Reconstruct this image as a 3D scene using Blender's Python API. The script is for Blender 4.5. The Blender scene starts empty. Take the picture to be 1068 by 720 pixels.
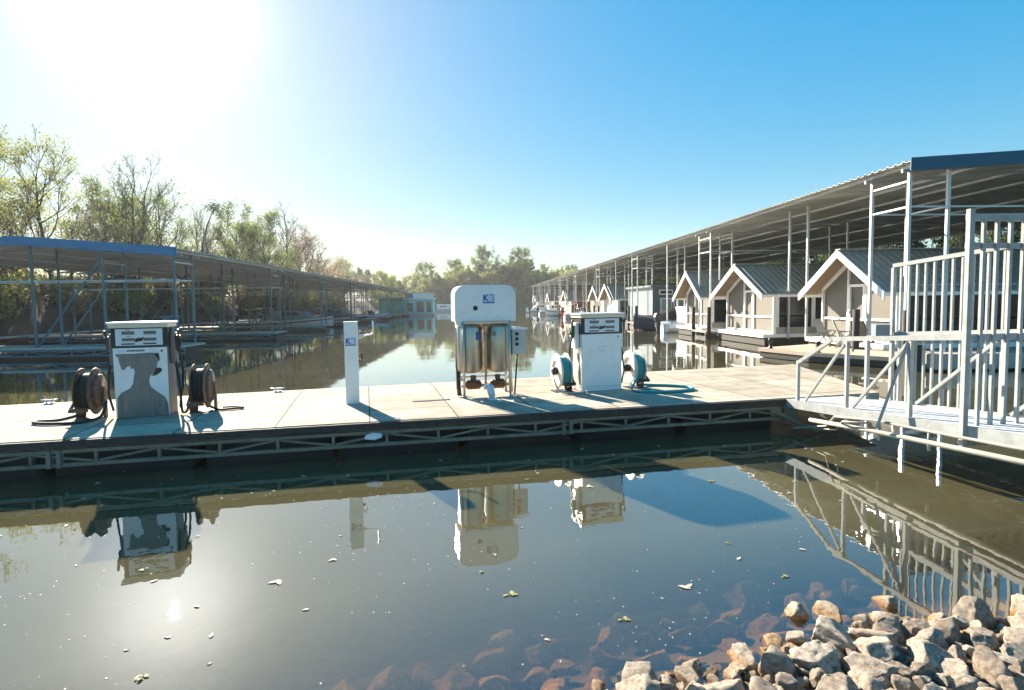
import bpy, bmesh, math, random
from mathutils import Vector, Matrix, noise as mnoise
R = math.radians
rnd = random.Random(7)
S = bpy.context.scene
C = S.collection

# ------------------------------------------------------------------ camera, sky, sun, exposure
def make_camera():
    yaw, p, rho = R(3.3), R(3.6), R(0.8)
    f = Vector((math.sin(yaw)*math.cos(p), math.cos(yaw)*math.cos(p), -math.sin(p)))
    r = Vector((math.cos(yaw), -math.sin(yaw), 0)); u = r.cross(f)
    r2 = r*math.cos(rho) - u*math.sin(rho); u2 = u*math.cos(rho) + r*math.sin(rho)
    cd = bpy.data.cameras.new('camera'); co = bpy.data.objects.new('camera', cd); C.objects.link(co)
    m = Matrix((r2, u2, -f)).transposed().to_4x4(); m.translation = Vector((0, 0, 2.12))
    co.matrix_world = m
    cd.sensor_width = 36; cd.lens = 19.99; cd.shift_y = -0.0061
    cd.clip_start = 0.05; cd.clip_end = 3000
    S.camera = co
make_camera()

SUN_EL, SUN_AZ = 25.0, -28.5          # azimuth from +Y towards +X
SUN_DIR = Vector((math.sin(R(SUN_AZ))*math.cos(R(SUN_EL)), math.cos(R(SUN_AZ))*math.cos(R(SUN_EL)), math.sin(R(SUN_EL))))
W = bpy.data.worlds.new('World'); S.world = W; W.use_nodes = True
def make_world():
    nt = W.node_tree; N = nt.nodes; L = nt.links
    bg = N['Background']; bg.inputs['Strength'].default_value = 0.125
    sky = N.new('ShaderNodeTexSky'); sky.sky_type = 'NISHITA'; sky.sun_disc = False
    sky.sun_elevation = R(SUN_EL); sky.sun_rotation = R(SUN_AZ)
    sky.altitude = 0; sky.air_density = 1.0; sky.dust_density = 0.35; sky.ozone_density = 2.0
    tc = N.new('ShaderNodeTexCoord')
    dot = N.new('ShaderNodeVectorMath'); dot.operation = 'DOT_PRODUCT'
    L.new(tc.outputs['Generated'], dot.inputs[0]); dot.inputs[1].default_value = SUN_DIR
    mx = N.new('ShaderNodeMath'); mx.operation = 'MAXIMUM'; mx.inputs[1].default_value = 0; L.new(dot.outputs['Value'], mx.inputs[0])
    acc = None
    for pw, amp in ((250, 4.0),):      # forward-scattered light of hazy air round the sun
        a = N.new('ShaderNodeMath'); a.operation = 'POWER'; L.new(mx.outputs[0], a.inputs[0]); a.inputs[1].default_value = pw
        b = N.new('ShaderNodeMath'); b.operation = 'MULTIPLY'; L.new(a.outputs[0], b.inputs[0]); b.inputs[1].default_value = amp
        if acc is None: acc = b
        else:
            c = N.new('ShaderNodeMath'); c.operation = 'ADD'; L.new(acc.outputs[0], c.inputs[0]); L.new(b.outputs[0], c.inputs[1]); acc = c
    glow = N.new('ShaderNodeVectorMath'); glow.operation = 'SCALE'; glow.inputs[0].default_value = (1.0, .985, .96); L.new(acc.outputs[0], glow.inputs['Scale'])
    hs = N.new('ShaderNodeHueSaturation'); hs.inputs['Hue'].default_value = .5; hs.inputs['Saturation'].default_value = 2.0; gm = N.new('ShaderNodeGamma'); gm.inputs['Gamma'].default_value = .264; L.new(sky.outputs[0], gm.inputs['Color']); h0 = N.new('ShaderNodeHueSaturation'); h0.inputs['Saturation'].default_value = 2.0; L.new(gm.outputs[0], h0.inputs['Color']); L.new(h0.outputs[0], hs.inputs['Color'])
    add = N.new('ShaderNodeVectorMath'); add.operation = 'ADD'
    tn = N.new('ShaderNodeVectorMath'); tn.operation = 'MULTIPLY'; L.new(hs.outputs[0], tn.inputs[0]); tn.inputs[1].default_value = (1.12, 1.22, 1.16); L.new(tn.outputs[0], add.inputs[0]); L.new(glow.outputs[0], add.inputs[1])
    L.new(add.outputs[0], bg.inputs['Color'])
make_world()
def make_sun():
    sd = bpy.data.lights.new('sun', 'SUN'); sd.energy = 5.0; sd.angle = R(0.5); sd.color = (1, .90, .74)
    so = bpy.data.objects.new('sun', sd); C.objects.link(so)
    so.rotation_euler = (-SUN_DIR).to_track_quat('-Z', 'Y').to_euler(); so.location = (-20, 40, 40)
make_sun()
S.view_settings.view_transform = 'Standard'; S.view_settings.look = 'None'
S.view_settings.exposure = 1.95; S.view_settings.gamma = 1.0; S.view_settings.use_curve_mapping = False
S.cycles.max_bounces = 8; S.cycles.transparent_max_bounces = 12; S.cycles.caustics_reflective = True; S.cycles.blur_glossy = 1.0; S.cycles.caustics_refractive = False
S.cycles.sample_clamp_indirect = 6; S.cycles.use_denoising = True
CAM = Vector((0, 0, 2.12))

# ------------------------------------------------------------------ materials
MATS = {}
def mat(name, col, rough=.6, metal=0., var=.12, scale=3., bump=0., bscale=20., stain=None, stain_amt=.5, stain_scale=1.5, spec=.5, transl=0., stretch=(1, 1, 1)):
    if name in MATS: return MATS[name]
    m = bpy.data.materials.new(name); m.use_nodes = True
    nt = m.node_tree; N = nt.nodes; L = nt.links; b = N['Principled BSDF']
    tc = N.new('ShaderNodeTexCoord'); mp = N.new('ShaderNodeMapping'); mp.inputs['Scale'].default_value = stretch
    L.new(tc.outputs['Object'], mp.inputs[0]); co = mp.outputs[0]
    n = N.new('ShaderNodeTexNoise'); n.inputs['Scale'].default_value = scale; n.inputs['Detail'].default_value = 6; n.inputs['Roughness'].default_value = .65; L.new(co, n.inputs['Vector'])
    r = N.new('ShaderNodeValToRGB'); e = r.color_ramp.elements
    e[0].position = .3; e[1].position = .72
    e[0].color = tuple(c*(1-var) for c in col)+(1,); e[1].color = tuple(min(1, c*(1+var)) for c in col)+(1,)
    L.new(n.outputs['Fac'], r.inputs[0]); out = r.outputs[0]
    if stain:
        n2 = N.new('ShaderNodeTexNoise'); n2.inputs['Scale'].default_value = stain_scale; n2.inputs['Detail'].default_value = 8; n2.inputs['Roughness'].default_value = .7; L.new(co, n2.inputs['Vector'])
        r2 = N.new('ShaderNodeValToRGB'); r2.color_ramp.elements[0].position = .5; r2.color_ramp.elements[1].position = .68
        r2.color_ramp.elements[0].color = (0, 0, 0, 1); r2.color_ramp.elements[1].color = (stain_amt,)*3+(1,); L.new(n2.outputs['Fac'], r2.inputs[0])
        mx = N.new('ShaderNodeMixRGB'); L.new(r2.outputs[0], mx.inputs[0]); L.new(out, mx.inputs[1]); mx.inputs[2].default_value = tuple(stain)+(1,); out = mx.outputs[0]
    L.new(out, b.inputs['Base Color'])
    b.inputs['Roughness'].default_value = rough; b.inputs['Metallic'].default_value = metal; b.inputs['Specular IOR Level'].default_value = spec
    if rough > .15:
        rr = N.new('ShaderNodeMapRange'); rr.inputs['To Min'].default_value = max(.05, rough-.12); rr.inputs['To Max'].default_value = min(1, rough+.12); L.new(n.outputs['Fac'], rr.inputs[0]); L.new(rr.outputs[0], b.inputs['Roughness'])
    if bump:
        n3 = N.new('ShaderNodeTexNoise'); n3.inputs['Scale'].default_value = bscale; n3.inputs['Detail'].default_value = 8; L.new(co, n3.inputs['Vector'])
        bp = N.new('ShaderNodeBump'); bp.inputs['Strength'].default_value = bump; bp.inputs['Distance'].default_value = .03; L.new(n3.outputs['Fac'], bp.inputs['Height']); L.new(bp.outputs[0], b.inputs['Normal'])
    if transl:
        t = N.new('ShaderNodeBsdfTranslucent'); L.new(out, t.inputs['Color']); ms = N.new('ShaderNodeMixShader'); ms.inputs[0].default_value = transl
        L.new(b.outputs[0], ms.inputs[1]); L.new(t.outputs[0], ms.inputs[2]); L.new(ms.outputs[0], N['Material Output'].inputs['Surface'])
    MATS[name] = m
    return m

def water_mat():
    m = bpy.data.materials.new('river_water'); m.use_nodes = True
    nt = m.node_tree; N = nt.nodes; L = nt.links; N.remove(N['Principled BSDF']); out = N['Material Output']
    tc = N.new('ShaderNodeTexCoord')
    def noise(scale, detail, stretch=(1, 1, 1)):
        mp = N.new('ShaderNodeMapping'); mp.inputs['Scale'].default_value = stretch; L.new(tc.outputs['Object'], mp.inputs[0])
        n = N.new('ShaderNodeTexNoise'); n.inputs['Scale'].default_value = scale; n.inputs['Detail'].default_value = detail; L.new(mp.outputs[0], n.inputs['Vector']); return n
    n1 = noise(.9, 3); n2 = noise(7, 2)
    s = N.new('ShaderNodeMath'); s.operation = 'MULTIPLY_ADD'; L.new(n2.outputs['Fac'], s.inputs[0]); s.inputs[1].default_value = .12; L.new(n1.outputs['Fac'], s.inputs[2])
    bp = N.new('ShaderNodeBump'); bp.inputs['Strength'].default_value = .03; bp.inputs['Distance'].default_value = .12; L.new(s.outputs[0], bp.inputs['Height'])
    ge = N.new('ShaderNodeNewGeometry'); dt = N.new('ShaderNodeVectorMath'); dt.operation = 'DOT_PRODUCT'; L.new(ge.outputs['Incoming'], dt.inputs[0]); L.new(bp.outputs[0], dt.inputs[1])
    ab = N.new('ShaderNodeMath'); ab.operation = 'ABSOLUTE'; L.new(dt.outputs['Value'], ab.inputs[0])
    om = N.new('ShaderNodeMath'); om.operation = 'SUBTRACT'; om.inputs[0].default_value = 1; L.new(ab.outputs[0], om.inputs[1])
    pw = N.new('ShaderNodeMath'); pw.operation = 'POWER'; L.new(om.outputs[0], pw.inputs[0]); pw.inputs[1].default_value = 4.2
    fr = N.new('ShaderNodeMath'); fr.operation = 'MULTIPLY_ADD'; fr.use_clamp = True; L.new(pw.outputs[0], fr.inputs[0]); fr.inputs[1].default_value = .81; fr.inputs[2].default_value = .18
    gl = N.new('ShaderNodeBsdfGlossy'); gl.inputs['Roughness'].default_value = .004; gl.inputs['Color'].default_value = (1, 1, 1, 1); L.new(bp.outputs[0], gl.inputs['Normal'])
    murk = noise(.35, 4)
    rp = N.new('ShaderNodeValToRGB'); e = rp.color_ramp.elements; e[0].position = .3; e[1].position = .75
    e[0].color = (.072, .064, .030, 1); e[1].color = (.105, .092, .046, 1); L.new(murk.outputs['Fac'], rp.inputs[0])
    df = N.new('ShaderNodeBsdfDiffuse'); L.new(rp.outputs[0], df.inputs['Color'])
    tr = N.new('ShaderNodeBsdfTransparent'); tr.inputs['Color'].default_value = (.92, .74, .45, 1)
    av = N.new('ShaderNodeAttribute'); av.attribute_name = 'depth'     # turbid water hides more of the bed the deeper it is
    dm = N.new('ShaderNodeMapRange'); dm.inputs['From Max'].default_value = .80; dm.inputs['To Min'].default_value = .05; dm.inputs['To Max'].default_value = .93; L.new(av.outputs['Fac'], dm.inputs[0])
    mx = N.new('ShaderNodeMixShader'); L.new(dm.outputs[0], mx.inputs[0]); L.new(tr.outputs[0], mx.inputs[1]); L.new(df.outputs[0], mx.inputs[2])
    m2 = N.new('ShaderNodeMixShader'); L.new(fr.outputs[0], m2.inputs[0]); L.new(mx.outputs[0], m2.inputs[1]); L.new(gl.outputs[0], m2.inputs[2])
    L.new(m2.outputs[0], out.inputs['Surface'])
    return m

def ground_mat():
    m = bpy.data.materials.new('ground_cover'); m.use_nodes = True
    nt = m.node_tree; N = nt.nodes; L = nt.links; b = N['Principled BSDF']; b.inputs['Roughness'].default_value = .95
    tc = N.new('ShaderNodeTexCoord')
    def nz(sc): 
        n = N.new('ShaderNodeTexNoise'); n.inputs['Scale'].default_value = sc; n.inputs['Detail'].default_value = 8; n.inputs['Roughness'].default_value = .7; L.new(tc.outputs['Object'], n.inputs['Vector']); return n
    def ramp(n, a, c, p0=.35, p1=.68):
        r = N.new('ShaderNodeValToRGB'); e = r.color_ramp.elements; e[0].position = p0; e[1].position = p1; e[0].color = a+(1,); e[1].color = c+(1,); L.new(n.outputs['Fac'], r.inputs[0]); return r
    litter = ramp(nz(1.7), (.012, .0075, .005), (.045, .026, .015))
    grass = ramp(nz(.8), (.045, .075, .018), (.10, .13, .035))
    sx = N.new('ShaderNodeSeparateXYZ'); L.new(tc.outputs['Object'], sx.inputs[0])
    mr = N.new('ShaderNodeMapRange'); mr.inputs['From Min'].default_value = -20; mr.inputs['From Max'].default_value = 6; L.new(sx.outputs['X'], mr.inputs[0])
    my = N.new('ShaderNodeMapRange'); my.inputs['From Min'].default_value = 60; my.inputs['From Max'].default_value = 120; L.new(sx.outputs['Y'], my.inputs[0])
    mm = N.new('ShaderNodeMath'); mm.operation = 'MULTIPLY'; L.new(mr.outputs[0], mm.inputs[0]); L.new(my.outputs[0], mm.inputs[1])
    mx = N.new('ShaderNodeMixRGB'); L.new(mm.outputs[0], mx.inputs[0]); L.new(litter.outputs[0], mx.inputs[1]); L.new(grass.outputs[0], mx.inputs[2])
    mud = ramp(nz(2.3), (.10, .075, .042), (.22, .17, .10)); mz = N.new('ShaderNodeMapRange'); mz.inputs['From Min'].default_value = .12; mz.inputs['From Max'].default_value = -.05; L.new(sx.outputs['Z'], mz.inputs[0])
    mq = N.new('ShaderNodeMixRGB'); L.new(mz.outputs[0], mq.inputs[0]); L.new(mx.outputs[0], mq.inputs[1]); L.new(mud.outputs[0], mq.inputs[2]); mx = mq
    L.new(mx.outputs[0], b.inputs['Base Color'])
    bn = nz(6); bp = N.new('ShaderNodeBump'); bp.inputs['Strength'].default_value = .6; bp.inputs['Distance'].default_value = .1; L.new(bn.outputs['Fac'], bp.inputs['Height']); L.new(bp.outputs[0], b.inputs['Normal'])
    return m

def paver_mat(name, col, tx, ty, rot):
    m = bpy.data.materials.new(name); m.use_nodes = True
    nt = m.node_tree; N = nt.nodes; L = nt.links; b = N['Principled BSDF']; b.inputs['Roughness'].default_value = .9; b.inputs['Specular IOR Level'].default_value = .12
    tc = N.new('ShaderNodeTexCoord'); mp = N.new('ShaderNodeMapping'); mp.inputs['Rotation'].default_value = (0, 0, rot); L.new(tc.outputs['Object'], mp.inputs[0])
    br = N.new('ShaderNodeTexBrick'); br.offset = 0.0; br.inputs['Scale'].default_value = 1; br.inputs['Mortar Size'].default_value = .013; br.inputs['Mortar Smooth'].default_value = .3
    br.inputs['Brick Width'].default_value = tx; br.inputs['Row Height'].default_value = ty; br.inputs['Bias'].default_value = 0
    br.inputs['Color1'].default_value = tuple(c*.78 for c in col)+(1,); br.inputs['Color2'].default_value = tuple(c*1.08 for c in col)+(1,); br.inputs['Mortar'].default_value = tuple(c*.2 for c in col)+(1,)
    L.new(mp.outputs[0], br.inputs['Vector'])
    n = N.new('ShaderNodeTexNoise'); n.inputs['Scale'].default_value = 2.2; n.inputs['Detail'].default_value = 10; n.inputs['Roughness'].default_value = .72; L.new(tc.outputs['Object'], n.inputs['Vector'])
    r = N.new('ShaderNodeValToRGB'); r.color_ramp.elements[0].color = (.60, .57, .53, 1); r.color_ramp.elements[1].color = (1.0, 1.0, 1.0, 1); r.color_ramp.elements[0].position = .3; r.color_ramp.elements[1].position = .62
    L.new(n.outputs['Fac'], r.inputs[0])
    mx = N.new('ShaderNodeMixRGB'); mx.blend_type = 'MULTIPLY'; mx.inputs[0].default_value = 1; L.new(br.outputs['Color'], mx.inputs[1]); L.new(r.outputs[0], mx.inputs[2])
    n4 = N.new('ShaderNodeTexNoise'); n4.inputs['Scale'].default_value = 60; n4.inputs['Detail'].default_value = 4; L.new(tc.outputs['Object'], n4.inputs['Vector'])
    r4 = N.new('ShaderNodeValToRGB'); r4.color_ramp.elements[0].color = (.8, .8, .8, 1); r4.color_ramp.elements[0].position = .35; r4.color_ramp.elements[1].position = .6; L.new(n4.outputs['Fac'], r4.inputs[0])
    m4 = N.new('ShaderNodeMixRGB'); m4.blend_type = 'MULTIPLY'; m4.inputs[0].default_value = .7; L.new(mx.outputs[0], m4.inputs[1]); L.new(r4.outputs[0], m4.inputs[2])
    ns = N.new('ShaderNodeTexNoise'); ns.inputs['Scale'].default_value = 1.1; ns.inputs['Detail'].default_value = 12; ns.inputs['Roughness'].default_value = .78; ns.inputs['Distortion'].default_value = .6; L.new(tc.outputs['Object'], ns.inputs['Vector'])
    rs = N.new('ShaderNodeValToRGB'); rs.color_ramp.elements[0].position = .57; rs.color_ramp.elements[1].position = .70; rs.color_ramp.elements[0].color = (0, 0, 0, 1); rs.color_ramp.elements[1].color = (.55, .55, .55, 1); L.new(ns.outputs['Fac'], rs.inputs[0])
    vo = N.new('ShaderNodeTexVoronoi'); vo.inputs['Scale'].default_value = 2.3; L.new(tc.outputs['Object'], vo.inputs['Vector'])
    rv = N.new('ShaderNodeValToRGB'); rv.color_ramp.elements[0].position = .03; rv.color_ramp.elements[1].position = .075; rv.color_ramp.elements[0].color = (.6, .6, .6, 1); rv.color_ramp.elements[1].color = (0, 0, 0, 1); L.new(vo.outputs['Distance'], rv.inputs[0])
    mxx = N.new('ShaderNodeMath'); mxx.operation = 'MAXIMUM'; L.new(rs.outputs[0], mxx.inputs[0]); L.new(rv.outputs[0], mxx.inputs[1])
    m5 = N.new('ShaderNodeMixRGB'); L.new(mxx.outputs[0], m5.inputs[0]); L.new(m4.outputs[0], m5.inputs[1]); m5.inputs[2].default_value = tuple(c*.42 for c in col)+(1,); m4 = m5
    L.new(m4.outputs[0], b.inputs['Base Color'])
    bp = N.new('ShaderNodeBump'); bp.inputs['Strength'].default_value = .35; bp.inputs['Distance'].default_value = .01; bp.invert = True; L.new(br.outputs['Fac'], bp.inputs['Height']); L.new(bp.outputs[0], b.inputs['Normal'])
    return m

def leaf_mat(name, a, b_, transl=.5):
    m = bpy.data.materials.new(name); m.use_nodes = True
    nt = m.node_tree; N = nt.nodes; L = nt.links; b = N['Principled BSDF']; b.inputs['Roughness'].default_value = .65; b.inputs['Specular IOR Level'].default_value = .25
    tc = N.new('ShaderNodeTexCoord'); n = N.new('ShaderNodeTexNoise'); n.inputs['Scale'].default_value = .9; n.inputs['Detail'].default_value = 8; n.inputs['Roughness'].default_value = .8; L.new(tc.outputs['Object'], n.inputs['Vector'])
    r = N.new('ShaderNodeValToRGB'); e = r.color_ramp.elements; e[0].position = .35; e[1].position = .68; e[0].color = a+(1,); e[1].color = b_+(1,); L.new(n.outputs['Fac'], r.inputs[0])
    L.new(r.outputs[0], b.inputs['Base Color'])
    t = N.new('ShaderNodeBsdfTranslucent'); L.new(r.outputs[0], t.inputs['Color']); ms = N.new('ShaderNodeMixShader'); ms.inputs[0].default_value = transl
    L.new(b.outputs[0], ms.inputs[1]); L.new(t.outputs[0], ms.inputs[2]); L.new(ms.outputs[0], N['Material Output'].inputs['Surface'])
    return m

def rock_mat():
    m = bpy.data.materials.new('limestone_rock'); m.use_nodes = True
    nt = m.node_tree; N = nt.nodes; L = nt.links; b = N['Principled BSDF']; b.inputs['Roughness'].default_value = .9
    tc = N.new('ShaderNodeTexCoord'); oi = N.new('ShaderNodeObjectInfo')
    ad = N.new('ShaderNodeVectorMath'); ad.operation = 'ADD'; L.new(tc.outputs['Object'], ad.inputs[0]); L.new(oi.outputs['Location'], ad.inputs[1])
    def nz(sc, d=8, ro=.65):
        n = N.new('ShaderNodeTexNoise'); n.inputs['Scale'].default_value = sc; n.inputs['Detail'].default_value = d; n.inputs['Roughness'].default_value = ro; L.new(ad.outputs[0], n.inputs['Vector']); return n
    r = N.new('ShaderNodeValToRGB'); e = r.color_ramp.elements
    e[0].position = .30; e[0].color = (.17, .135, .10, 1); e[1].position = .72; e[1].color = (.66, .62, .55, 1)
    x = e.new(.5); x.color = (.44, .385, .315, 1); L.new(nz(5).outputs['Fac'], r.inputs[0])
    hv = N.new('ShaderNodeMixRGB'); hv.blend_type = 'MULTIPLY'; hv.inputs[0].default_value = 1
    rc = N.new('ShaderNodeValToRGB'); rc.color_ramp.elements[0].color = (.62, .55, .5, 1); rc.color_ramp.elements[1].color = (1.05, 1.0, .95, 1); L.new(oi.outputs['Random'], rc.inputs[0])
    L.new(r.outputs[0], hv.inputs[1]); L.new(rc.outputs[0], hv.inputs[2])
    pit = nz(34, 6, .7); rp = N.new('ShaderNodeValToRGB'); rp.color_ramp.elements[0].position = .34; rp.color_ramp.elements[1].position = .5; rp.color_ramp.elements[0].color = (.45, .42, .38, 1); L.new(pit.outputs['Fac'], rp.inputs[0])
    m2 = N.new('ShaderNodeMixRGB'); m2.blend_type = 'MULTIPLY'; m2.inputs[0].default_value = .8; L.new(hv.outputs[0], m2.inputs[1]); L.new(rp.outputs[0], m2.inputs[2])
    li = nz(3.2, 6, .7); rl = N.new('ShaderNodeValToRGB'); rl.color_ramp.elements[0].position = .56; rl.color_ramp.elements[1].position = .66; rl.color_ramp.elements[0].color = (0, 0, 0, 1); rl.color_ramp.elements[1].color = (.55, .55, .55, 1); L.new(li.outputs['Fac'], rl.inputs[0])
    ml = N.new('ShaderNodeMixRGB'); L.new(rl.outputs[0], ml.inputs[0]); L.new(m2.outputs[0], ml.inputs[1]); ml.inputs[2].default_value = (.20, .11, .055, 1)
    gp = N.new('ShaderNodeNewGeometry'); sz = N.new('ShaderNodeSeparateXYZ'); L.new(gp.outputs['Position'], sz.inputs[0])
    wn = N.new('ShaderNodeMath'); wn.operation = 'MULTIPLY_ADD'; L.new(pit.outputs['Fac'], wn.inputs[0]); wn.inputs[1].default_value = .05; L.new(sz.outputs['Z'], wn.inputs[2])
    wr = N.new('ShaderNodeMapRange'); wr.inputs['From Min'].default_value = .045; wr.inputs['From Max'].default_value = .07; wr.inputs['To Min'].default_value = 1; wr.inputs['To Max'].default_value = 0; L.new(wn.outputs[0], wr.inputs[0])
    mw = N.new('ShaderNodeMixRGB'); mw.blend_type = 'MULTIPLY'; L.new(wr.outputs[0], mw.inputs[0]); L.new(ml.outputs[0], mw.inputs[1]); mw.inputs[2].default_value = (.95, .70, .42, 1); m2 = mw
    L.new(m2.outputs[0], b.inputs['Base Color'])
    bp = N.new('ShaderNodeBump'); bp.inputs['Strength'].default_value = .8; bp.inputs['Distance'].default_value = .02; L.new(nz(22, 10, .7).outputs['Fac'], bp.inputs['Height']); L.new(bp.outputs[0], b.inputs['Normal'])
    return m

M_WATER = water_mat(); M_GROUND = ground_mat(); M_ROCK = rock_mat()
M_PAVER = paver_mat('concrete_paver', (.50, .435, .35), 1.22, .80, R(-11))
M_CONC = mat('pale_concrete', (.46, .41, .35), .85, var=.2, bump=.2)
M_GALV = mat('galvanised_steel', (.50, .52, .53), .42, .55, var=.16, scale=9)
M_GANG = mat('painted_galvanised', (.36, .375, .365), .78, .0, var=.14, scale=6, stain=(.24, .19, .14), stain_amt=.5, stain_scale=7, spec=.12)
M_TRUSS = mat('grey_green_steel', (.17, .17, .13), .6, .3, var=.25, scale=5, stain=(.10, .06, .03), stain_amt=.6, stain_scale=4)
M_DARKWOOD = mat('dark_wet_timber', (.035, .03, .025), .8, var=.4, scale=5, bump=.4)
M_FLOAT = mat('black_float', (.012, .012, .011), .7, var=.3)
M_BLUEPAINT = mat('blue_fascia_paint', (.002, .19, .38), .65, var=.1, scale=2)
M_NAVY = mat('dark_teal_fascia', (.002, .095, .165), .65, var=.1, scale=2)
M_BLUEPOST = mat('blue_grey_post', (.075, .165, .195), .5, .3, var=.15, scale=6)
M_ROOFSH = mat('corrugated_galvanised', (.46, .45, .40), .5, .35, var=.2, scale=1.2, stain=(.17, .14, .10), stain_amt=.55, stain_scale=.7, stretch=(.35, 1, 1))
M_WHITE = mat('white_enamel', (.80, .80, .79), .35, var=.04, scale=4, stain=(.55, .5, .42), stain_amt=.3, stain_scale=3)
M_WHITE2 = mat('white_trim_paint', (.80, .78, .74), .5, var=.06, scale=3)
M_CREAM = mat('cream_trim', (.70, .64, .50), .5, var=.06)
M_BLACK = mat('black_plastic', (.015, .015, .016), .45, var=.2)
M_RUBBER = mat('black_rubber', (.014, .013, .012), .6, var=.3)
M_RUST = mat('rusty_brown_steel', (.13, .075, .045), .65, .2, var=.35, scale=12, stain=(.30, .25, .2), stain_amt=.6, stain_scale=9)
M_BARE = mat('bare_grey_metal', (.20, .19, .175), .55, .3, var=.25, scale=6, stain=(.10, .09, .08), stain_amt=.5, stain_scale=5, stretch=(2, 2, .5))
M_STEEL = mat('brushed_stainless', (.46, .40, .32), .30, 1.0, var=.12, scale=3, stain=(.34, .27, .18), stain_amt=.4, stain_scale=2, stretch=(3, 3, .3))
M_PIPE = mat('steel_pipe', (.55, .52, .47), .35, .8, var=.15)
M_ORANGE = mat('orange_brown_pump', (.20, .07, .03), .6, var=.4, scale=14)
M_TEALHOSE = mat('teal_hose', (.006, .29, .31), .4, var=.1)
M_GREEN = mat('dark_green_nozzle', (.010, .07, .03), .4)
M_DISPLAY = mat('display_window', (.13, .135, .12), .2, var=.1)
M_FACE = mat('display_face', (.66, .70, .74), .4, var=.06)
M_LBLUE = mat('pale_blue_sticker', (.33, .50, .70), .4)
M_LOGO = mat('logo_blue', (.012, .075, .34), .4)
M_TAN = mat('tan_screen', (.165, .148, .122), .85, var=.10, scale=2)
M_DARKSCR = mat('dark_screen_glass', (.022, .024, .024), .18, var=.3, spec=.5)
M_CABROOF = mat('green_grey_metal_roof', (.30, .31, .28), .45, .3, var=.12, scale=1)
M_WOODSOF = mat('soffit_wood', (.24, .165, .10), .7, var=.2, scale=5)
M_WOODDK = mat('weathered_plank', (.42, .33, .245), .8, var=.25, scale=4, stretch=(1, 6, 1))
M_BOARD = mat('beige_board', (.36, .33, .28), .7, var=.1)
M_GREYBLUE = mat('grey_blue_siding', (.085, .125, .145), .6, var=.1)
M_PALEGLASS = mat('pale_curtain_glass', (.26, .36, .37), .15, var=.15)
M_TEAL = mat('turquoise_siding', (.03, .42, .40), .6, var=.12, scale=1)
M_TEALPALE = mat('pale_turquoise_siding', (.08, .56, .58), .6, var=.1)
M_BLUEROOF = mat('blue_panel', (.02, .20, .42), .5)
M_HULL = mat('white_gelcoat', (.78, .80, .82), .2, var=.05)
M_HULLBLUE = mat('pale_blue_canvas', (.15, .30, .40), .7, var=.15)
M_STRIPE = mat('maroon_stripe', (.10, .016, .02), .3)
M_NAVYST = mat('navy_hull', (.02, .03, .06), .3)
M_RED = mat('red_gelcoat', (.42, .03, .03), .3)
M_SMOKE = mat('tinted_acrylic', (.03, .035, .04), .1)
M_BARK = mat('tree_bark', (.085, .066, .048), .9, var=.35, scale=4, bump=.5)
M_BARKPALE = mat('pale_tree_bark', (.17, .145, .115), .9, var=.3, scale=4, bump=.5)
M_LEAFY = leaf_mat('yellow_green_leaves', (.17, .19, .045), (.31, .32, .09), .6)
M_LEAFG = leaf_mat('green_leaves', (.09, .125, .028), (.20, .23, .06), .6)
M_LEAFD = leaf_mat('dark_green_leaves', (.045, .075, .022), (.10, .13, .04), .5)
M_LEAFP = leaf_mat('russet_buds', (.17, .12, .075), (.28, .20, .12), .55)
M_PAD = leaf_mat('floating_leaf', (.20, .19, .05), (.46, .42, .22), .2)
M_PADP = leaf_mat('pale_floating_leaf', (.45, .40, .33), (.62, .56, .46), .2)

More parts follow.
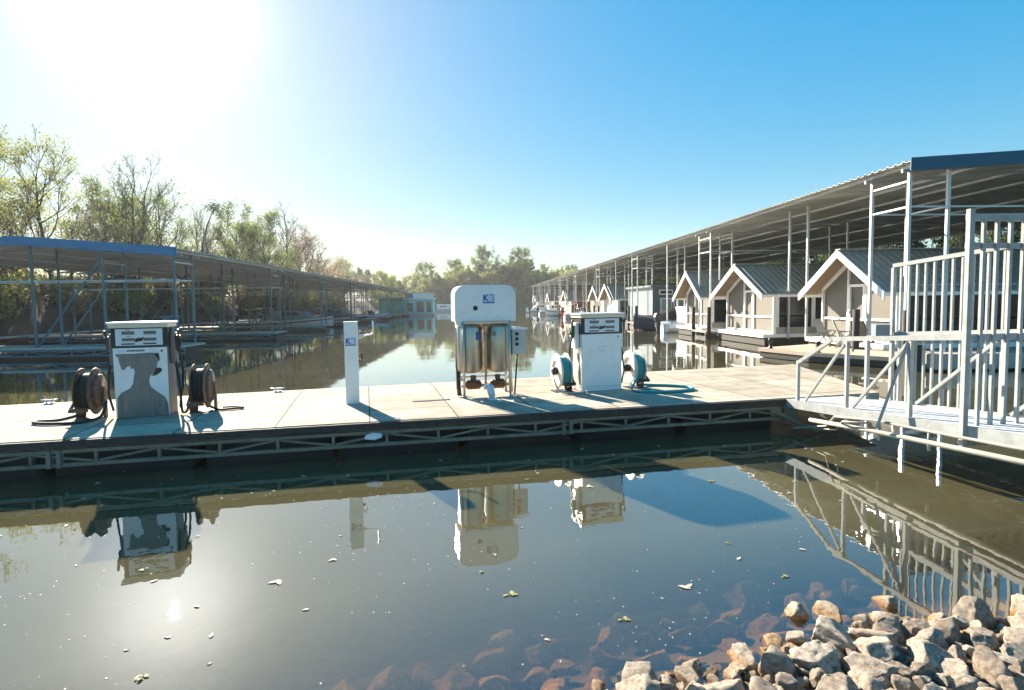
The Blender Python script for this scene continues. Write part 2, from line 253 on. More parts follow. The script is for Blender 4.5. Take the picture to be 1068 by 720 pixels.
# ------------------------------------------------------------------ mesh helpers
class MB:
    def __init__(s): s.v = []; s.f = []; s.sm = []
    def add(s, vs, fs, smooth=False):
        o = len(s.v); s.v += [tuple(v) for v in vs]; s.f += [tuple(i+o for i in f) for f in fs]; s.sm += [smooth]*len(fs); return s
    def box(s, c, d, rz=0, rx=0, ry=0):
        m = Matrix.Rotation(rz, 3, 'Z') @ Matrix.Rotation(ry, 3, 'Y') @ Matrix.Rotation(rx, 3, 'X'); c = Vector(c)
        vs = [c + m @ Vector((x*d[0]/2, y*d[1]/2, z*d[2]/2)) for x in (-1, 1) for y in (-1, 1) for z in (-1, 1)]
        return s.add(vs, [(0, 1, 3, 2), (4, 6, 7, 5), (0, 4, 5, 1), (2, 3, 7, 6), (0, 2, 6, 4), (1, 5, 7, 3)])
    def b2(s, a, b):
        return s.box([(a[i]+b[i])/2 for i in range(3)], [abs(b[i]-a[i]) for i in range(3)])
    def bar(s, p, q, w, h, up=(0, 0, 1)):
        p = Vector(p); q = Vector(q); t = (q-p).normalized(); up = Vector(up)
        if abs(t.dot(up)) > .98: up = Vector((0, 1, 0))
        a = t.cross(up).normalized(); b = a.cross(t)
        vs = [c + a*(x*w/2) + b*(z*h/2) for c in (p, q) for x, z in ((-1, -1), (1, -1), (1, 1), (-1, 1))]
        return s.add(vs, [(0, 1, 2, 3), (7, 6, 5, 4), (0, 4, 5, 1), (1, 5, 6, 2), (2, 6, 7, 3), (3, 7, 4, 0)])
    def tube(s, pts, r, n=8, closed=False):
        pts = [Vector(p) for p in pts]; k = len(pts); rs = r if isinstance(r, (list, tuple)) else [r]*k
        vs = []; ref = None
        for i, p in enumerate(pts):
            if closed: t = pts[(i+1) % k]-pts[i-1]
            else: t = pts[min(i+1, k-1)]-pts[max(i-1, 0)]
            t = t.normalized() if t.length > 1e-9 else Vector((0, 0, 1))
            if ref is None: ref = Vector((0, 0, 1)) if abs(t.z) < .9 else Vector((1, 0, 0))
            a = t.cross(ref).normalized(); b = a.cross(t).normalized(); ref = b
            for j in range(n):
                an = 2*math.pi*j/n; vs.append(p + (a*math.cos(an)+b*math.sin(an))*rs[i])
        fs = []
        for i in range(k if closed else k-1):
            for j in range(n):
                a0 = i*n+j; a1 = i*n+(j+1) % n; b0 = ((i+1) % k)*n+j; b1 = ((i+1) % k)*n+(j+1) % n
                fs.append((a0, b0, b1, a1))
        s.add(vs, fs, True)
        if not closed:
            o = len(s.v)-len(vs); s.f.append(tuple(o+j for j in range(n))); s.f.append(tuple(o+(k-1)*n+j for j in reversed(range(n)))); s.sm += [False, False]
        return s
    def lathe(s, prof, n=24, m=None):   # prof (r, z) about local z
        m = m or Matrix(); vs = []; fs = []
        for r, z in prof:
            for j in range(n):
                a = 2*math.pi*j/n; vs.append(m @ Vector((r*math.cos(a), r*math.sin(a), z)))
        for i in range(len(prof)-1):
            for j in range(n):
                fs.append((i*n+j, i*n+(j+1) % n, (i+1)*n+(j+1) % n, (i+1)*n+j))
        s.add(vs, fs, True)
        o = len(s.v)-len(vs)
        if prof[0][0] > 1e-4: s.f.append(tuple(o+j for j in reversed(range(n)))); s.sm.append(False)
        if prof[-1][0] > 1e-4: s.f.append(tuple(o+(len(prof)-1)*n+j for j in range(n))); s.sm.append(False)
        return s
    def prism(s, poly, a, b, axis='y'):   # poly of 2-tuples; axis y: (x,z) profile; z: (x,y); x: (y,z)
        def P(u, v, w): return (u, w, v) if axis == 'y' else ((u, v, w) if axis == 'z' else (w, u, v))
        n = len(poly); vs = [P(u, v, a) for u, v in poly]+[P(u, v, b) for u, v in poly]
        fs = [tuple(range(n)), tuple(reversed(range(n, 2*n)))]+[(i, n+i, n+(i+1) % n, (i+1) % n) for i in range(n)]
        return s.add(vs, fs)
    def build(s, name, m, parent=None, loc=None, rz=0, bevel=0, fix=True):
        me = bpy.data.meshes.new(name); me.from_pydata(s.v, [], s.f)
        me.polygons.foreach_set('use_smooth', s.sm)
        if fix:
            bm = bmesh.new(); bm.from_mesh(me); bmesh.ops.recalc_face_normals(bm, faces=bm.faces); bm.to_mesh(me); bm.free()
        me.materials.append(m); me.update()
        o = bpy.data.objects.new(name, me); C.objects.link(o)
        if parent: o.parent = parent
        if loc is not None: o.location = loc
        if rz: o.rotation_euler.z = rz
        if bevel:
            b = o.modifiers.new('bevel', 'BEVEL'); b.width = bevel; b.segments = 2; b.limit_method = 'ANGLE'; b.angle_limit = R(50)
        return o
def tag(o, label=None, cat=None, group=None, kind=None):
    if label: o['label'] = label
    if cat: o['category'] = cat
    if group: o['group'] = group
    if kind: o['kind'] = kind
    return o
def thing(name, label, cat, loc=(0, 0, 0), rz=0, group=None):
    o = bpy.data.objects.new(name, None); C.objects.link(o); o.location = loc; o.rotation_euler = (0, 0, rz)
    return tag(o, label, cat, group)
def dup(root, loc, rz=0, label=None, scale=None):
    c = root.copy(); C.objects.link(c); c.location = loc; c.rotation_euler.z = rz
    if label: c['label'] = label
    if scale is not None: c.scale = (scale,)*3 if not isinstance(scale, tuple) else scale
    for ch in root.children:
        d = ch.copy(); C.objects.link(d); d.parent = c
        for g in ch.children:
            e = g.copy(); C.objects.link(e); e.parent = d
    return c
def text_into(mb, txt, size, org, ux=(1, 0, 0), uy=(0, 0, 1), depth=.002, bold=0., xs=1.):
    cu = bpy.data.curves.new('letters', 'FONT'); cu.body = txt; cu.size = size; cu.offset = bold; cu.resolution_u = 3
    o = bpy.data.objects.new('letters', cu); C.objects.link(o)
    dg = bpy.context.evaluated_depsgraph_get(); me = bpy.data.meshes.new_from_object(o.evaluated_get(dg))
    ux = Vector(ux); uy = Vector(uy); nrm = ux.cross(uy); og = Vector(org)
    vs = [og+ux*(v.co.x*xs)+uy*v.co.y+nrm*depth for v in me.vertices]
    mb.add(vs, [tuple(p.vertices) for p in me.polygons])
    bpy.data.objects.remove(o); bpy.data.meshes.remove(me); bpy.data.curves.remove(cu)
def corrugated(mb, x0, x1, zf, y0, y1, pitch=.3, rib=.035, t=.012, xs=None):
    """sheet with ribs running along x; zf(x) = height"""
    prof = []; y = y0
    while y < y1-1e-6:
        for dy, h in ((0, 0), (.55, 0), (.65, 1), (.9, 1)):
            yy = y+dy*pitch
            if yy < y1: prof.append((yy, h*rib))
        y += pitch
    prof.append((y1, 0)); xs = xs or [x0, x1]; n = len(prof); vs = []; fs = []
    for side in (0, -t):
        for x in xs:
            for yy, h in prof: vs.append((x, yy, zf(x)+h+side))
    k = len(xs)
    for sd in range(2):
        o = sd*k*n
        for i in range(k-1):
            for j in range(n-1):
                f = (o+i*n+j, o+(i+1)*n+j, o+(i+1)*n+j+1, o+i*n+j+1); fs.append(f if sd == 0 else f[::-1])
    for i in (0, k-1):
        for j in range(n-1): fs.append((i*n+j, i*n+j+1, k*n+i*n+j+1, k*n+i*n+j))
    for j in (0, n-1):
        for i in range(k-1): fs.append((i*n+j, (i+1)*n+j, k*n+(i+1)*n+j, k*n+i*n+j))
    mb.add(vs, fs)

# ------------------------------------------------------------------ ground and water
def shore_y(x):
    return 2.66+.28*max(-3, min(x, 2.2))+.07*max(0, x-2.2) - .25*max(0, -x-.5)
def ground_z(x, y):
    def sm(a, b, t): t = max(0, min(1, (t-a)/(b-a))); return t*t*(3-2*t)
    z = -1.4
    # near shore
    d = shore_y(x)-y
    zs = .13*d if d > 0 else .42*d
    zs = min(zs, .6) if d > 0 else max(zs, -1.4)
    z = max(z, zs)
    n = mnoise.noise(Vector((x*.09, y*.09, 3)))
    # left bank
    dl = -28.4 - x + n*.8
    if dl > -2: z = max(z, -1.0+ (dl+2)*.75 if dl < 4 else 3.5+.06*(dl-4)+n*.6)
    # right bank, added with its trees to darken the background of the shed
    dr = x-31.5
    if dr > -2: z = max(z, -1.0+(dr+2)*.6 if dr < 3.5 else 2.3+.05*(dr-3.5)+n*.4)
    # far bank
    df = y-(178+n*5+max(0, 12-x)*.35)
    if df > -4: z = max(z, -1.0+(df+4)*.22 if df < 24 else 5.2+.03*(df-24)+n)
    if x > 6:
        k = sm(6, 22, x); df2 = y-(176-34*k)
        if df2 > -3: z = max(z, min(-1.0+(df2+3)*.16, 4.5))
    return z + mnoise.noise(Vector((x*.6, y*.6, 0)))*.06
def build_ground():
    def axis(lo, hi, fine):
        a = []; v = lo
        while v < hi:
            a.append(v); st = 12
            for f0, f1, s in fine:
                if f0 <= v < f1: st = min(st, s)
            v += st
        return a+[hi]
    xs = axis(-700, 700, [(-60, 60, 2.5), (-36, -24, .8), (28, 38, 1.2), (-3, 7, .3), (8, 18, 1)])
    ys = axis(-60, 1200, [(-20, 230, 3), (-2, 6, .25), (6, 14, 1)])
    vs = [(x, y, ground_z(x, y)) for y in ys for x in xs]; n = len(xs)
    fs = [(j*n+i, j*n+i+1, (j+1)*n+i+1, (j+1)*n+i) for j in range(len(ys)-1) for i in range(n-1)]
    mb = MB(); mb.add(vs, fs, True)
    tag(mb.build('ground', M_GROUND), kind='structure')
    wx = axis(-60, 70, [(-60, 70, 6), (-6, 8, .4)]); wy = axis(0, 260, [(0, 260, 8), (0, 8, .3)]); n = len(wx)
    mb = MB(); mb.add([(x, y, 0) for y in wy for x in wx], [(j*n+i, j*n+i+1, (j+1)*n+i+1, (j+1)*n+i) for j in range(len(wy)-1) for i in range(n-1)])
    o = mb.build('water', M_WATER); tag(o, kind='structure')
    at = o.data.attributes.new('depth', 'FLOAT', 'POINT')
    for i, v in enumerate(o.data.vertices): at.data[i].value = max(0, -ground_z(v.co.x, v.co.y)) if v.co.y < 12 else 1.4
build_ground()

def haze():
    mb = MB().b2((-75, -6, -3.0), (85, 262, 27)); o = mb.build('haze', bpy.data.materials.new('haze_air')); m = o.data.materials[0]; m.use_nodes = True
    nt = m.node_tree; nt.nodes.remove(nt.nodes['Principled BSDF']); v = nt.nodes.new('ShaderNodeVolumePrincipled'); v.inputs['Color'].default_value = (.93, .96, 1, 1)
    v.inputs['Density'].default_value = .0003; v.inputs['Anisotropy'].default_value = .4; nt.links.new(v.outputs[0], nt.nodes['Material Output'].inputs['Volume'])
    tag(o, kind='stuff')
haze()
# ------------------------------------------------------------------ fuel dock
FA, FB = Vector((-16, 5.47, 0)), Vector((5.0, 8.89, 0))
ft = (FB-FA).normalized(); fn = Vector((ft.y, -ft.x, 0))         # fn points towards the camera
def truss_run(p0, p1, ztop, zbot, panel, nrm, w=.035, chord=.05, dbl=None):
    mb = MB(); d = p1-p0; L = d.length; t = d/L; up = Vector((0, 0, 1))
    mb.bar(p0+up*ztop, p1+up*ztop, .05, chord); mb.bar(p0+up*zbot, p1+up*zbot, .05, chord)
    k = max(1, round(L/panel)); h0, h1 = zbot+chord/2, ztop-chord/2
    for i in range(k+1):
        a = p0+t*(L*i/k)
        mb.bar(a+up*h0, a+up*h1, w, w)
        if i < k:
            b = p0+t*(L*(i+1)/k)
            lo, hi = (a, b) if i % 2 == 0 else (b, a)
            mb.bar(lo+up*(h0+.01)+t*(.03 if i % 2 == 0 else -.03), hi+up*(h1-.01)-t*(.03 if i % 2 == 0 else -.03), w*.8, w*.8)
    if dbl:
        for q in dbl:
            a = p0+t*q+nrm*.02; mb.bar(a+up*(zbot-.03), a+up*(ztop+.02), .05, .07); a = a+t*.11; mb.bar(a+up*(zbot-.03), a+up*(ztop+.02), .05, .07)
    return mb
def fuel_dock():
    t = thing('fuel_dock', 'long floating fuel dock of pale concrete pavers on a steel truss edge', 'dock', (0, 0, 0))
    poly = [(FA.x, FA.y), (FB.x, FB.y), (6.75, 9.18), (7.04, 10.5), (7.72, 13.52), (-8.07, 9.97), (-16, 8.19)]
    d = MB().prism(poly, .40, .52, 'z').build('deck', M_PAVER, t)
    mb = MB(); up = Vector((0, 0, 1))
    mb.bar(FA+fn*.03+up*.462, FB+fn*.03+up*.462, .06, .095)
    mb.build('rub_rail', M_DARKWOOD, t, bevel=.008)
    q0 = FA+fn*.0; dbl = [x for x in (10.9-.05, 17.45)]
    truss_run(q0, FB, .37, .20, .72, fn, .035, .045, dbl).build('truss', M_TRUSS, t)
    mb = MB()
    for k in range(12):
        a = FA-fn*(.75)+ft*(.2+k*1.76)
        mb.box((a.x+ft.x*.8, a.y+ft.y*.8, .13), (1.62, 1.0, .42), math.atan2(ft.y, ft.x))
        b = a-fn*1.7
        if k > 1: mb.box((b.x+ft.x*.8, b.y+ft.y*.8, .13), (1.62, .9, .42), math.atan2(ft.y, ft.x))
    mb.build('float', M_FLOAT, t, bevel=.04)
    mb = MB()   # end bracket
    e = FB+fn*.05
    mb.b2((e.x-.12, e.y-.05, .12), (e.x+.1, e.y+.06, .43)); mb.bar((e.x-.35, e.y-.02, .36), (e.x+.3, e.y-.3, .04), .05, .05)
    mb.build('end_bracket', M_TRUSS, t)
    # hatch slot: flush black strip, the recess's shade put into its colour
    s = MB().box((0, 0, 0), (.62, .09, .012), R(12)); s.build('hatch_slot', M_BLACK, t, (-.81, 9.43, .523))
fuel_dock()

YAW = R(12.5)
def logo(parent, x0, z0, w, y, name='decal'):
    """blue K and pale block decal on a face at local y (facing -y)"""
    h = w*.78
    pl = MB().b2((x0-w*.03, y-.002, z0-h*.04), (x0+w*1.03, y+.001, z0+h*1.02)).build(name, M_FACE, parent)
    mb = MB(); text_into(mb, 'K', h*.98, (x0+.01*w, y-.002, z0+h*.26), depth=.003, bold=h*.035, xs=.95)
    mb.box((x0+w*.5, y-.0045, z0+h*.08), (w, .002, h*.13)); mb.box((x0+w*.975, y-.0045, z0+h*.56), (w*.03, .002, h*.8)); mb.box((x0+w*.76, y-.0045, z0+h*.965), (w*.45, .002, h*.04))
    mb.build('lettering', M_LOGO, pl)
    mb = MB().b2((x0+w*.57, y-.0045, z0+h*.2), (x0+w*.95, y-.003, z0+h*.94)); mb.build('pale_block', M_LBLUE, pl)
    mb = MB(); text_into(mb, 'E', h*.66, (x0+w*.60, y-.005, z0+h*.30), depth=.002, bold=h*.012); mb.build('lettering', M_WHITE, pl)

def dispenser(label, loc, rz, worn, w=.74, dpt=.40, H=1.40):
    t = thing('fuel_dispenser', label, 'fuel dispenser', loc, rz, 'fuel dispensers on the dock')
    hw = w/2; lh = H*.735; bodym = M_WHITE
    MB().b2((-hw, 0, 0), (hw, dpt, lh)).build('cabinet', M_BARE if worn else mat('mottled_side', (.62, .60, .55), .5, var=.15, stain=(.03, .03, .03), stain_amt=.9, stain_scale=6), t, bevel=.01)
    MB().b2((-hw+.004, -.012, .005), (hw-.004, -.001, lh-.004)).build('front_panel', M_WHITE, t, bevel=.004)
    if worn:
        # bare metal where the white sheet has peeled away
        pts = [(-.345, 0), (-.335, .30), (-.28, .37), (-.16, .43), (-.115, .50), (-.105, .58), (-.085, .66), (-.095, .72), (-.135, .71), (-.14, .755), (-.19, .745), (-.225, .70), (-.26, .71), (-.285, .80), (-.30, .885), (-.335, .915), (-.325, .935),
               (-.05, .935), (.10, .945), (.235, .935), (.245, .86), (.225, .78), (.21, .70), (.17, .645), (.12, .60), (.10, .52), (.12, .44), (.22, .35), (.31, .28), (.345, .18), (.355, 0)]
        f = [(x*w/.74, z*lh/1.03*1.0+.006) for x, z in pts]
        MB().prism(f, -.0155, -.0125).build('peeled_patch', M_BARE, t)
        MB().prism([(.13, .60), (.20, .615), (.26, .66), (.275, .70), (.24, .725), (.20, .72), (.17, .66)], -.018, -.0158).build('loose_flap', M_BLACK, t)
        mb = MB(); mb.prism([(.17, .925), (.235, .94), (.25, .86), (.235, .80), (.225, .87)], -.018, -.0158); mb.build('loose_flap', M_BLACK, t)
        MB().b2((-.17, -.016, .97), (.06, -.0125, .995)).build('label_strip', M_BARE, t)
        for xa, xb, za, zb in ((-.29, -.20, .955, 1.0), (.13, .21, .955, 1.0)): MB().b2((xa, -.0155, za), (xb, -.0125, zb)).build('notice', M_FACE, t)
    else:
        mb = MB()
        for z, q in ((.86, .10), (.80, .16), (.785, .16), (.73, .14), (.715, .14)): mb.b2((-q/2, -.0145, z), (q/2, -.0125, z+.005))
        mb.build('notice', M_LBLUE, t)
    # head
    hz0, hz1 = lh, H*.94
    MB().b2((-hw-.015, -.012, hz0+.002), (hw+.015, dpt, hz1)).build('head', M_BLACK, t, bevel=.006)
    fw = hw*.86
    fc = MB().b2((-fw, -.020, hz0+.03), (fw, -.0125, hz1-.015)).build('display_face', M_FACE, t)
    fh = hz1-hz0-.045; fz = hz0+.03
    for sx in (-1, 1):
        c = sx*fw*.46
        for za, zb in ((.66, .86), (.27, .45)): MB().b2((c-.085*w/.74, -.0235, fz+fh*za), (c+.085*w/.74, -.0205, fz+fh*zb)).build('display_window', M_DISPLAY, fc)
    mb = MB()
    for sx in (-1, 1): c = sx*fw*.46; mb.b2((c-.095*w/.74, -.0235, fz+fh*.06), (c+.085*w/.74, -.0205, fz+fh*.14))
    mb.b2((-fw*.56, -.0235, fz+fh*.93), (-fw*.36, -.0205, fz+fh*.96)); mb.b2((-fw*.56, -.0235, fz+fh*.53), (-fw*.36, -.0205, fz+fh*.56))
    mb.build('button_row', M_BLACK, fc)
    k = [(q*.7, .14+w_*.62) for q, w_ in [(-.10, .12), (-.075, .30), (-.085, .42), (-.03, .52), (.04, .50), (.085, .58), (.10, .62), (.085, .50), (.075, .34), (.06, .20), (.0, .16), (-.05, .10)]]
    MB().prism([(x*w/.74, fz+z*fh) for x, z in k], -.0235, -.0205).build('emblem', M_BLACK, fc)
    # cap
    MB().b2((-hw-.03, -.05, hz1+.002), (hw+.03, dpt+.02, hz1+.055)).build('cap_band', M_CREAM, t, bevel=.005)
    MB().b2((-hw-.05, -.075, hz1+.057), (hw+.05, dpt+.05, H)).build('cap', M_WHITE, t, bevel=.008)
    # nozzle boots and hoses on both sides
    for sx in (-1, 1):
        x = sx*(hw+.05)
        b = MB(); b.b2((sx*(hw+.016), .08, hz0-.26), (sx*(hw+.075), .30, hz0+.2)); b.build('nozzle_boot', M_BARE if worn else M_WHITE, t, bevel=.01)
        nz = MB(); nz.bar((x+sx*.045, .19, hz0-.05), (x+sx*.06, .15, hz0+.16), .05, .07); nz.tube([(x+sx*.06, .15, hz0+.13), (x+sx*.08, .12, hz0+.20), (x+sx*.075, .10, hz0+.25)], .018)
        nz.bar((x+sx*.06, .24, hz0-.04), (x+sx*.075, .24, hz0+.11), .02, .02); nz.tube([(x+sx*.06, .17, hz0-.05), (x+sx*.075, .24, hz0-.04)], .012); nz.tube([(x+sx*.075, .24, hz0+.11), (x+sx*.065, .16, hz0+.12)], .012)
        n = nz.build('nozzle', M_GREEN if not worn else M_BLACK, t)
        hs = MB(); pts = []
        for i in range(15):
            a = i/14; pts.append((x+sx*(.04+.05*math.sin(a*math.pi)), .19+.05*math.sin(a*6), hz0-.06-a*(hz0-.13)+.05*math.sin(a*9)))
        hs.tube(pts, .016); hs.build('hose', M_RUBBER, t)
        if not worn:
            mb = MB(); mb.prism([(.05, .12), (.12, .12), (.16, .32), (.12, .50), (.19, .56), (.2, .66), (.13, .70), (.09, .6), (.11, .52), (.06, .4)], sx*(hw+.002), sx*(hw+.004), 'x'); mb.build('side_decal', M_BLACK, t)
        else:
            mb = MB(); mb.lathe([(.0, .02), (.055, .02), (.06, 0)], 16, Matrix.Translation((sx*(hw+.016), .2, hz1-.06)) @ Matrix.Rotation(sx*R(90), 4, 'Y')); mb.build('lock_cover', M_BLUEPOST, t)
    lk = MB(); lk.lathe([(0, .006), (.016, .006), (.018, 0)], 14, Matrix.Translation((hw-.07, -.0125, lh-.06)) @ Matrix.Rotation(R(90), 4, 'X')); lk.build('lock', M_BARE, t)
    MB().b2((-hw+.004, -.0135, .085), (hw-.004, -.0122, .089)).build('panel_seam', M_BARE, t) if not worn else None
    # plinth
    MB().b2((-hw+.02, .02, -.001), (hw-.02, dpt-.02, .012)).build('plinth', M_BLACK, t)
    return t
dispenser('worn fuel dispenser with white sheet peeled off to bare grey metal', (-4.95, 8.59, .52), R(13), True, .70)
dispenser('clean white-fronted fuel dispenser between reels of teal hose', (2.19, 10.06, .52), R(13.5), False, .78)

def hose_reel(label, loc, rz, teal, motor=1):
    t = thing('hose_reel', label, 'hose reel', loc, rz, 'hose reels beside the fuel dispensers')
    r = .335 if not teal else .31; zc = r+.06; ax = Matrix.Translation((0, 0, zc)) @ Matrix.Rotation(R(90), 4, 'Y'); hw = .088
    for sx in (-1, 1):
        m = Matrix.Translation((sx*hw, 0, zc)) @ Matrix.Rotation(R(90), 4, 'Y')
        f = MB(); f.lathe([(.06, -.006), (r*.55, -.006), (r*.6, sx*.012-.006), (r*.94, sx*.012-.006), (r, -.008), (r+.008, 0), (r, .008), (r*.94, sx*.012+.006), (r*.6, sx*.012+.006), (r*.55, .006), (.06, .006)], 36, m)
        f.build('flange', M_RUST if not teal else mat('pale_reel_disc', (.74, .68, .60), .45, .1, var=.1, scale=5, stain=(.3, .18, .1), stain_amt=.5, stain_scale=6), t)
    hs = MB()
    for k in range(5):
        x = -hw+.024+k*.032; rr = r*(.80 if teal else .74)-(.012 if k in (0, 4) else 0)
        hs.tube([(x, rr*math.cos(a), zc+rr*math.sin(a)) for a in [2*math.pi*i/30 for i in range(30)]], .021, 8, True)
        rr -= .042; hs.tube([(x, rr*math.cos(a), zc+rr*math.sin(a)) for a in [2*math.pi*i/24 for i in range(24)]], .021, 6, True)
    hs.lathe([(r*.62, -hw+.01), (r*.62, hw-.01)], 24, ax); hs.build('wound_hose', M_TEALHOSE if teal else M_RUBBER, t)
    s = motor
    m = Matrix.Translation((s*(hw+.005), 0, zc)) @ Matrix.Rotation(R(90)*s, 4, 'Y')
    mo = MB(); mo.lathe([(r*.72, 0), (r*.74, .015), (r*.74, .05), (r*.68, .065), (r*.2, .07), (r*.17, .10), (0, .10)] if not teal else [(.07, 0), (.07, .07), (.05, .09), (0, .09)], 28, m); mo.build('spring_housing', M_RUST if not teal else M_BLACK, t)
    pd = MB(); dk = M_RUST if not teal else M_BLACK
    px = -s*(hw+.03)
    pd.bar((px, 0, .0), (px, 0, zc+.03), .12, .03, (0, 1, 0)); pd.box((0, 0, .008), (.34, .24, .016)); pd.bar((-hw*1.3, 0, zc), (hw*1.3, 0, zc), .05, .05)
    pd.bar((s*(hw+.10), 0, 0), (s*(hw+.10), 0, zc), .03, .10, (0, 1, 0)) if not teal else pd.bar((px-.05*s, -.05, .02), (px-.02*s, .0, zc+.1), .03, .03)
    pd.build('stand', dk, t)
    ga = MB()   # roller guide arm
    ga.bar((px, -.02, zc-.03), (px, -r-.05, .16), .03, .03); ga.bar((-px*.9, -r-.05, .16), (px, -r-.05, .16), .025, .025); ga.tube([(px*.8, -r-.05, .19), (-px*.8, -r-.05, .19)], .016)
    ga.build('roller_guide', dk, t)
    return t
hose_reel('rusty reel of black hose left of the worn dispenser', (-5.72, 8.62, .52), R(14), False, 1)
hose_reel('rusty reel of black hose right of the worn dispenser', (-4.28, 8.95, .52), R(14), False, 1)
hose_reel('reel of teal hose left of the clean white dispenser', (1.47, 10.12, .52), R(13), True, -1)
hose_reel('reel of teal hose right of the clean white dispenser', (2.86, 10.38, .52), R(13), True, -1)
def loose_hose(name, label, pts, r, m):
    # Catmull-Rom through the points
    P = [Vector(p) for p in pts]; out = []
    for i in range(len(P)-1):
        a, b, c, d = P[max(i-1, 0)], P[i], P[i+1], P[min(i+2, len(P)-1)]
        for k in range(8):
            u = k/8; out.append(.5*((2*b)+(c-a)*u+(2*a-5*b+4*c-d)*u*u+(3*b-a-3*c+d)*u**3))
    out.append(P[-1])
    o = MB().tube(out, r, 8).build(name, m); tag(o, label, 'hose', 'loose hoses lying on the fuel dock'); return o
zh = .545
loose_hose('loose_hose', 'teal hose looped on the deck right of the clean dispenser', [(2.86, 10.12, .75), (2.72, 9.98, .56), (2.78, 9.72, zh), (3.1, 9.62, zh), (3.5, 9.68, zh), (3.78, 9.85, zh), (3.80, 10.1, zh), (3.55, 10.32, zh), (3.2, 10.45, zh), (2.98, 10.40, zh+.02)], .026, M_TEALHOSE)
loose_hose('loose_hose', 'pale grey hose end curled before the left teal reel', [(1.32, 10.0, .75), (1.36, 9.82, .6), (1.48, 9.72, zh), (1.7, 9.72, zh), (1.86, 9.80, zh), (1.9, 9.9, zh+.03)], .016, mat('grey_hose', (.34, .34, .36), .5))
loose_hose('loose_hose', 'black hose trailing on the deck by the left rusty reel', [(-5.35, 8.4, .8), (-5.38, 8.32, .6), (-5.55, 8.2, zh), (-5.9, 8.12, zh), (-6.2, 8.2, zh), (-6.25, 8.32, zh), (-6.0, 8.38, zh), (-5.75, 8.4, .6)], .022, M_RUBBER)
loose_hose('loose_hose', 'black hose drooping between worn dispenser and right rusty reel', [(-4.58, 8.82, 1.35), (-4.5, 8.75, .95), (-4.46, 8.7, .62), (-4.42, 8.68, .56), (-4.37, 8.7, .62), (-4.33, 8.75, .95), (-4.36, 8.8, 1.15)], .018, M_RUBBER)
loose_hose('loose_hose', 'short black hose loop on deck right of the right rusty reel', [(-4.2, 8.95, .62), (-4.05, 8.95, zh), (-3.85, 9.0, zh), (-3.72, 9.08, zh), (-3.85, 9.16, zh), (-4.05, 9.12, zh)], .018, M_RUBBER)

def post():
    t = thing('pump_out_post', 'plain square white post with blue decal and angled bracket arm', 'post', (-2.08, 9.36, .52), R(10))
    MB().b2((-.105, -.1, 0), (.105, .1, 1.32)).build('column', M_WHITE, t, bevel=.012)
    MB().b2((-.108, -.103, 1.321), (.108, .103, 1.335)).build('cap', M_WHITE, t, bevel=.006)
    logo(t, -.085, .95, .16, -.1005)
    a = MB(); a.tube([(.10, 0, 1.08), (.32, -.02, 1.12), (.345, -.02, 1.13), (.35, -.02, 1.17), (.355, -.02, 1.34)], .014); a.prism([(.1, 1.03), (.1, 1.12), (.28, 1.118)], -.006, .006)
    a.build('bracket_arm', M_WHITE, t)
    h = MB(); h.tube([(.10, .03, .78), (.15, .03, .80), (.17, .03, .76), (.15, .03, .70), (.105, .03, .68)], .012); h.build('hook', M_BLACK, t)
post()

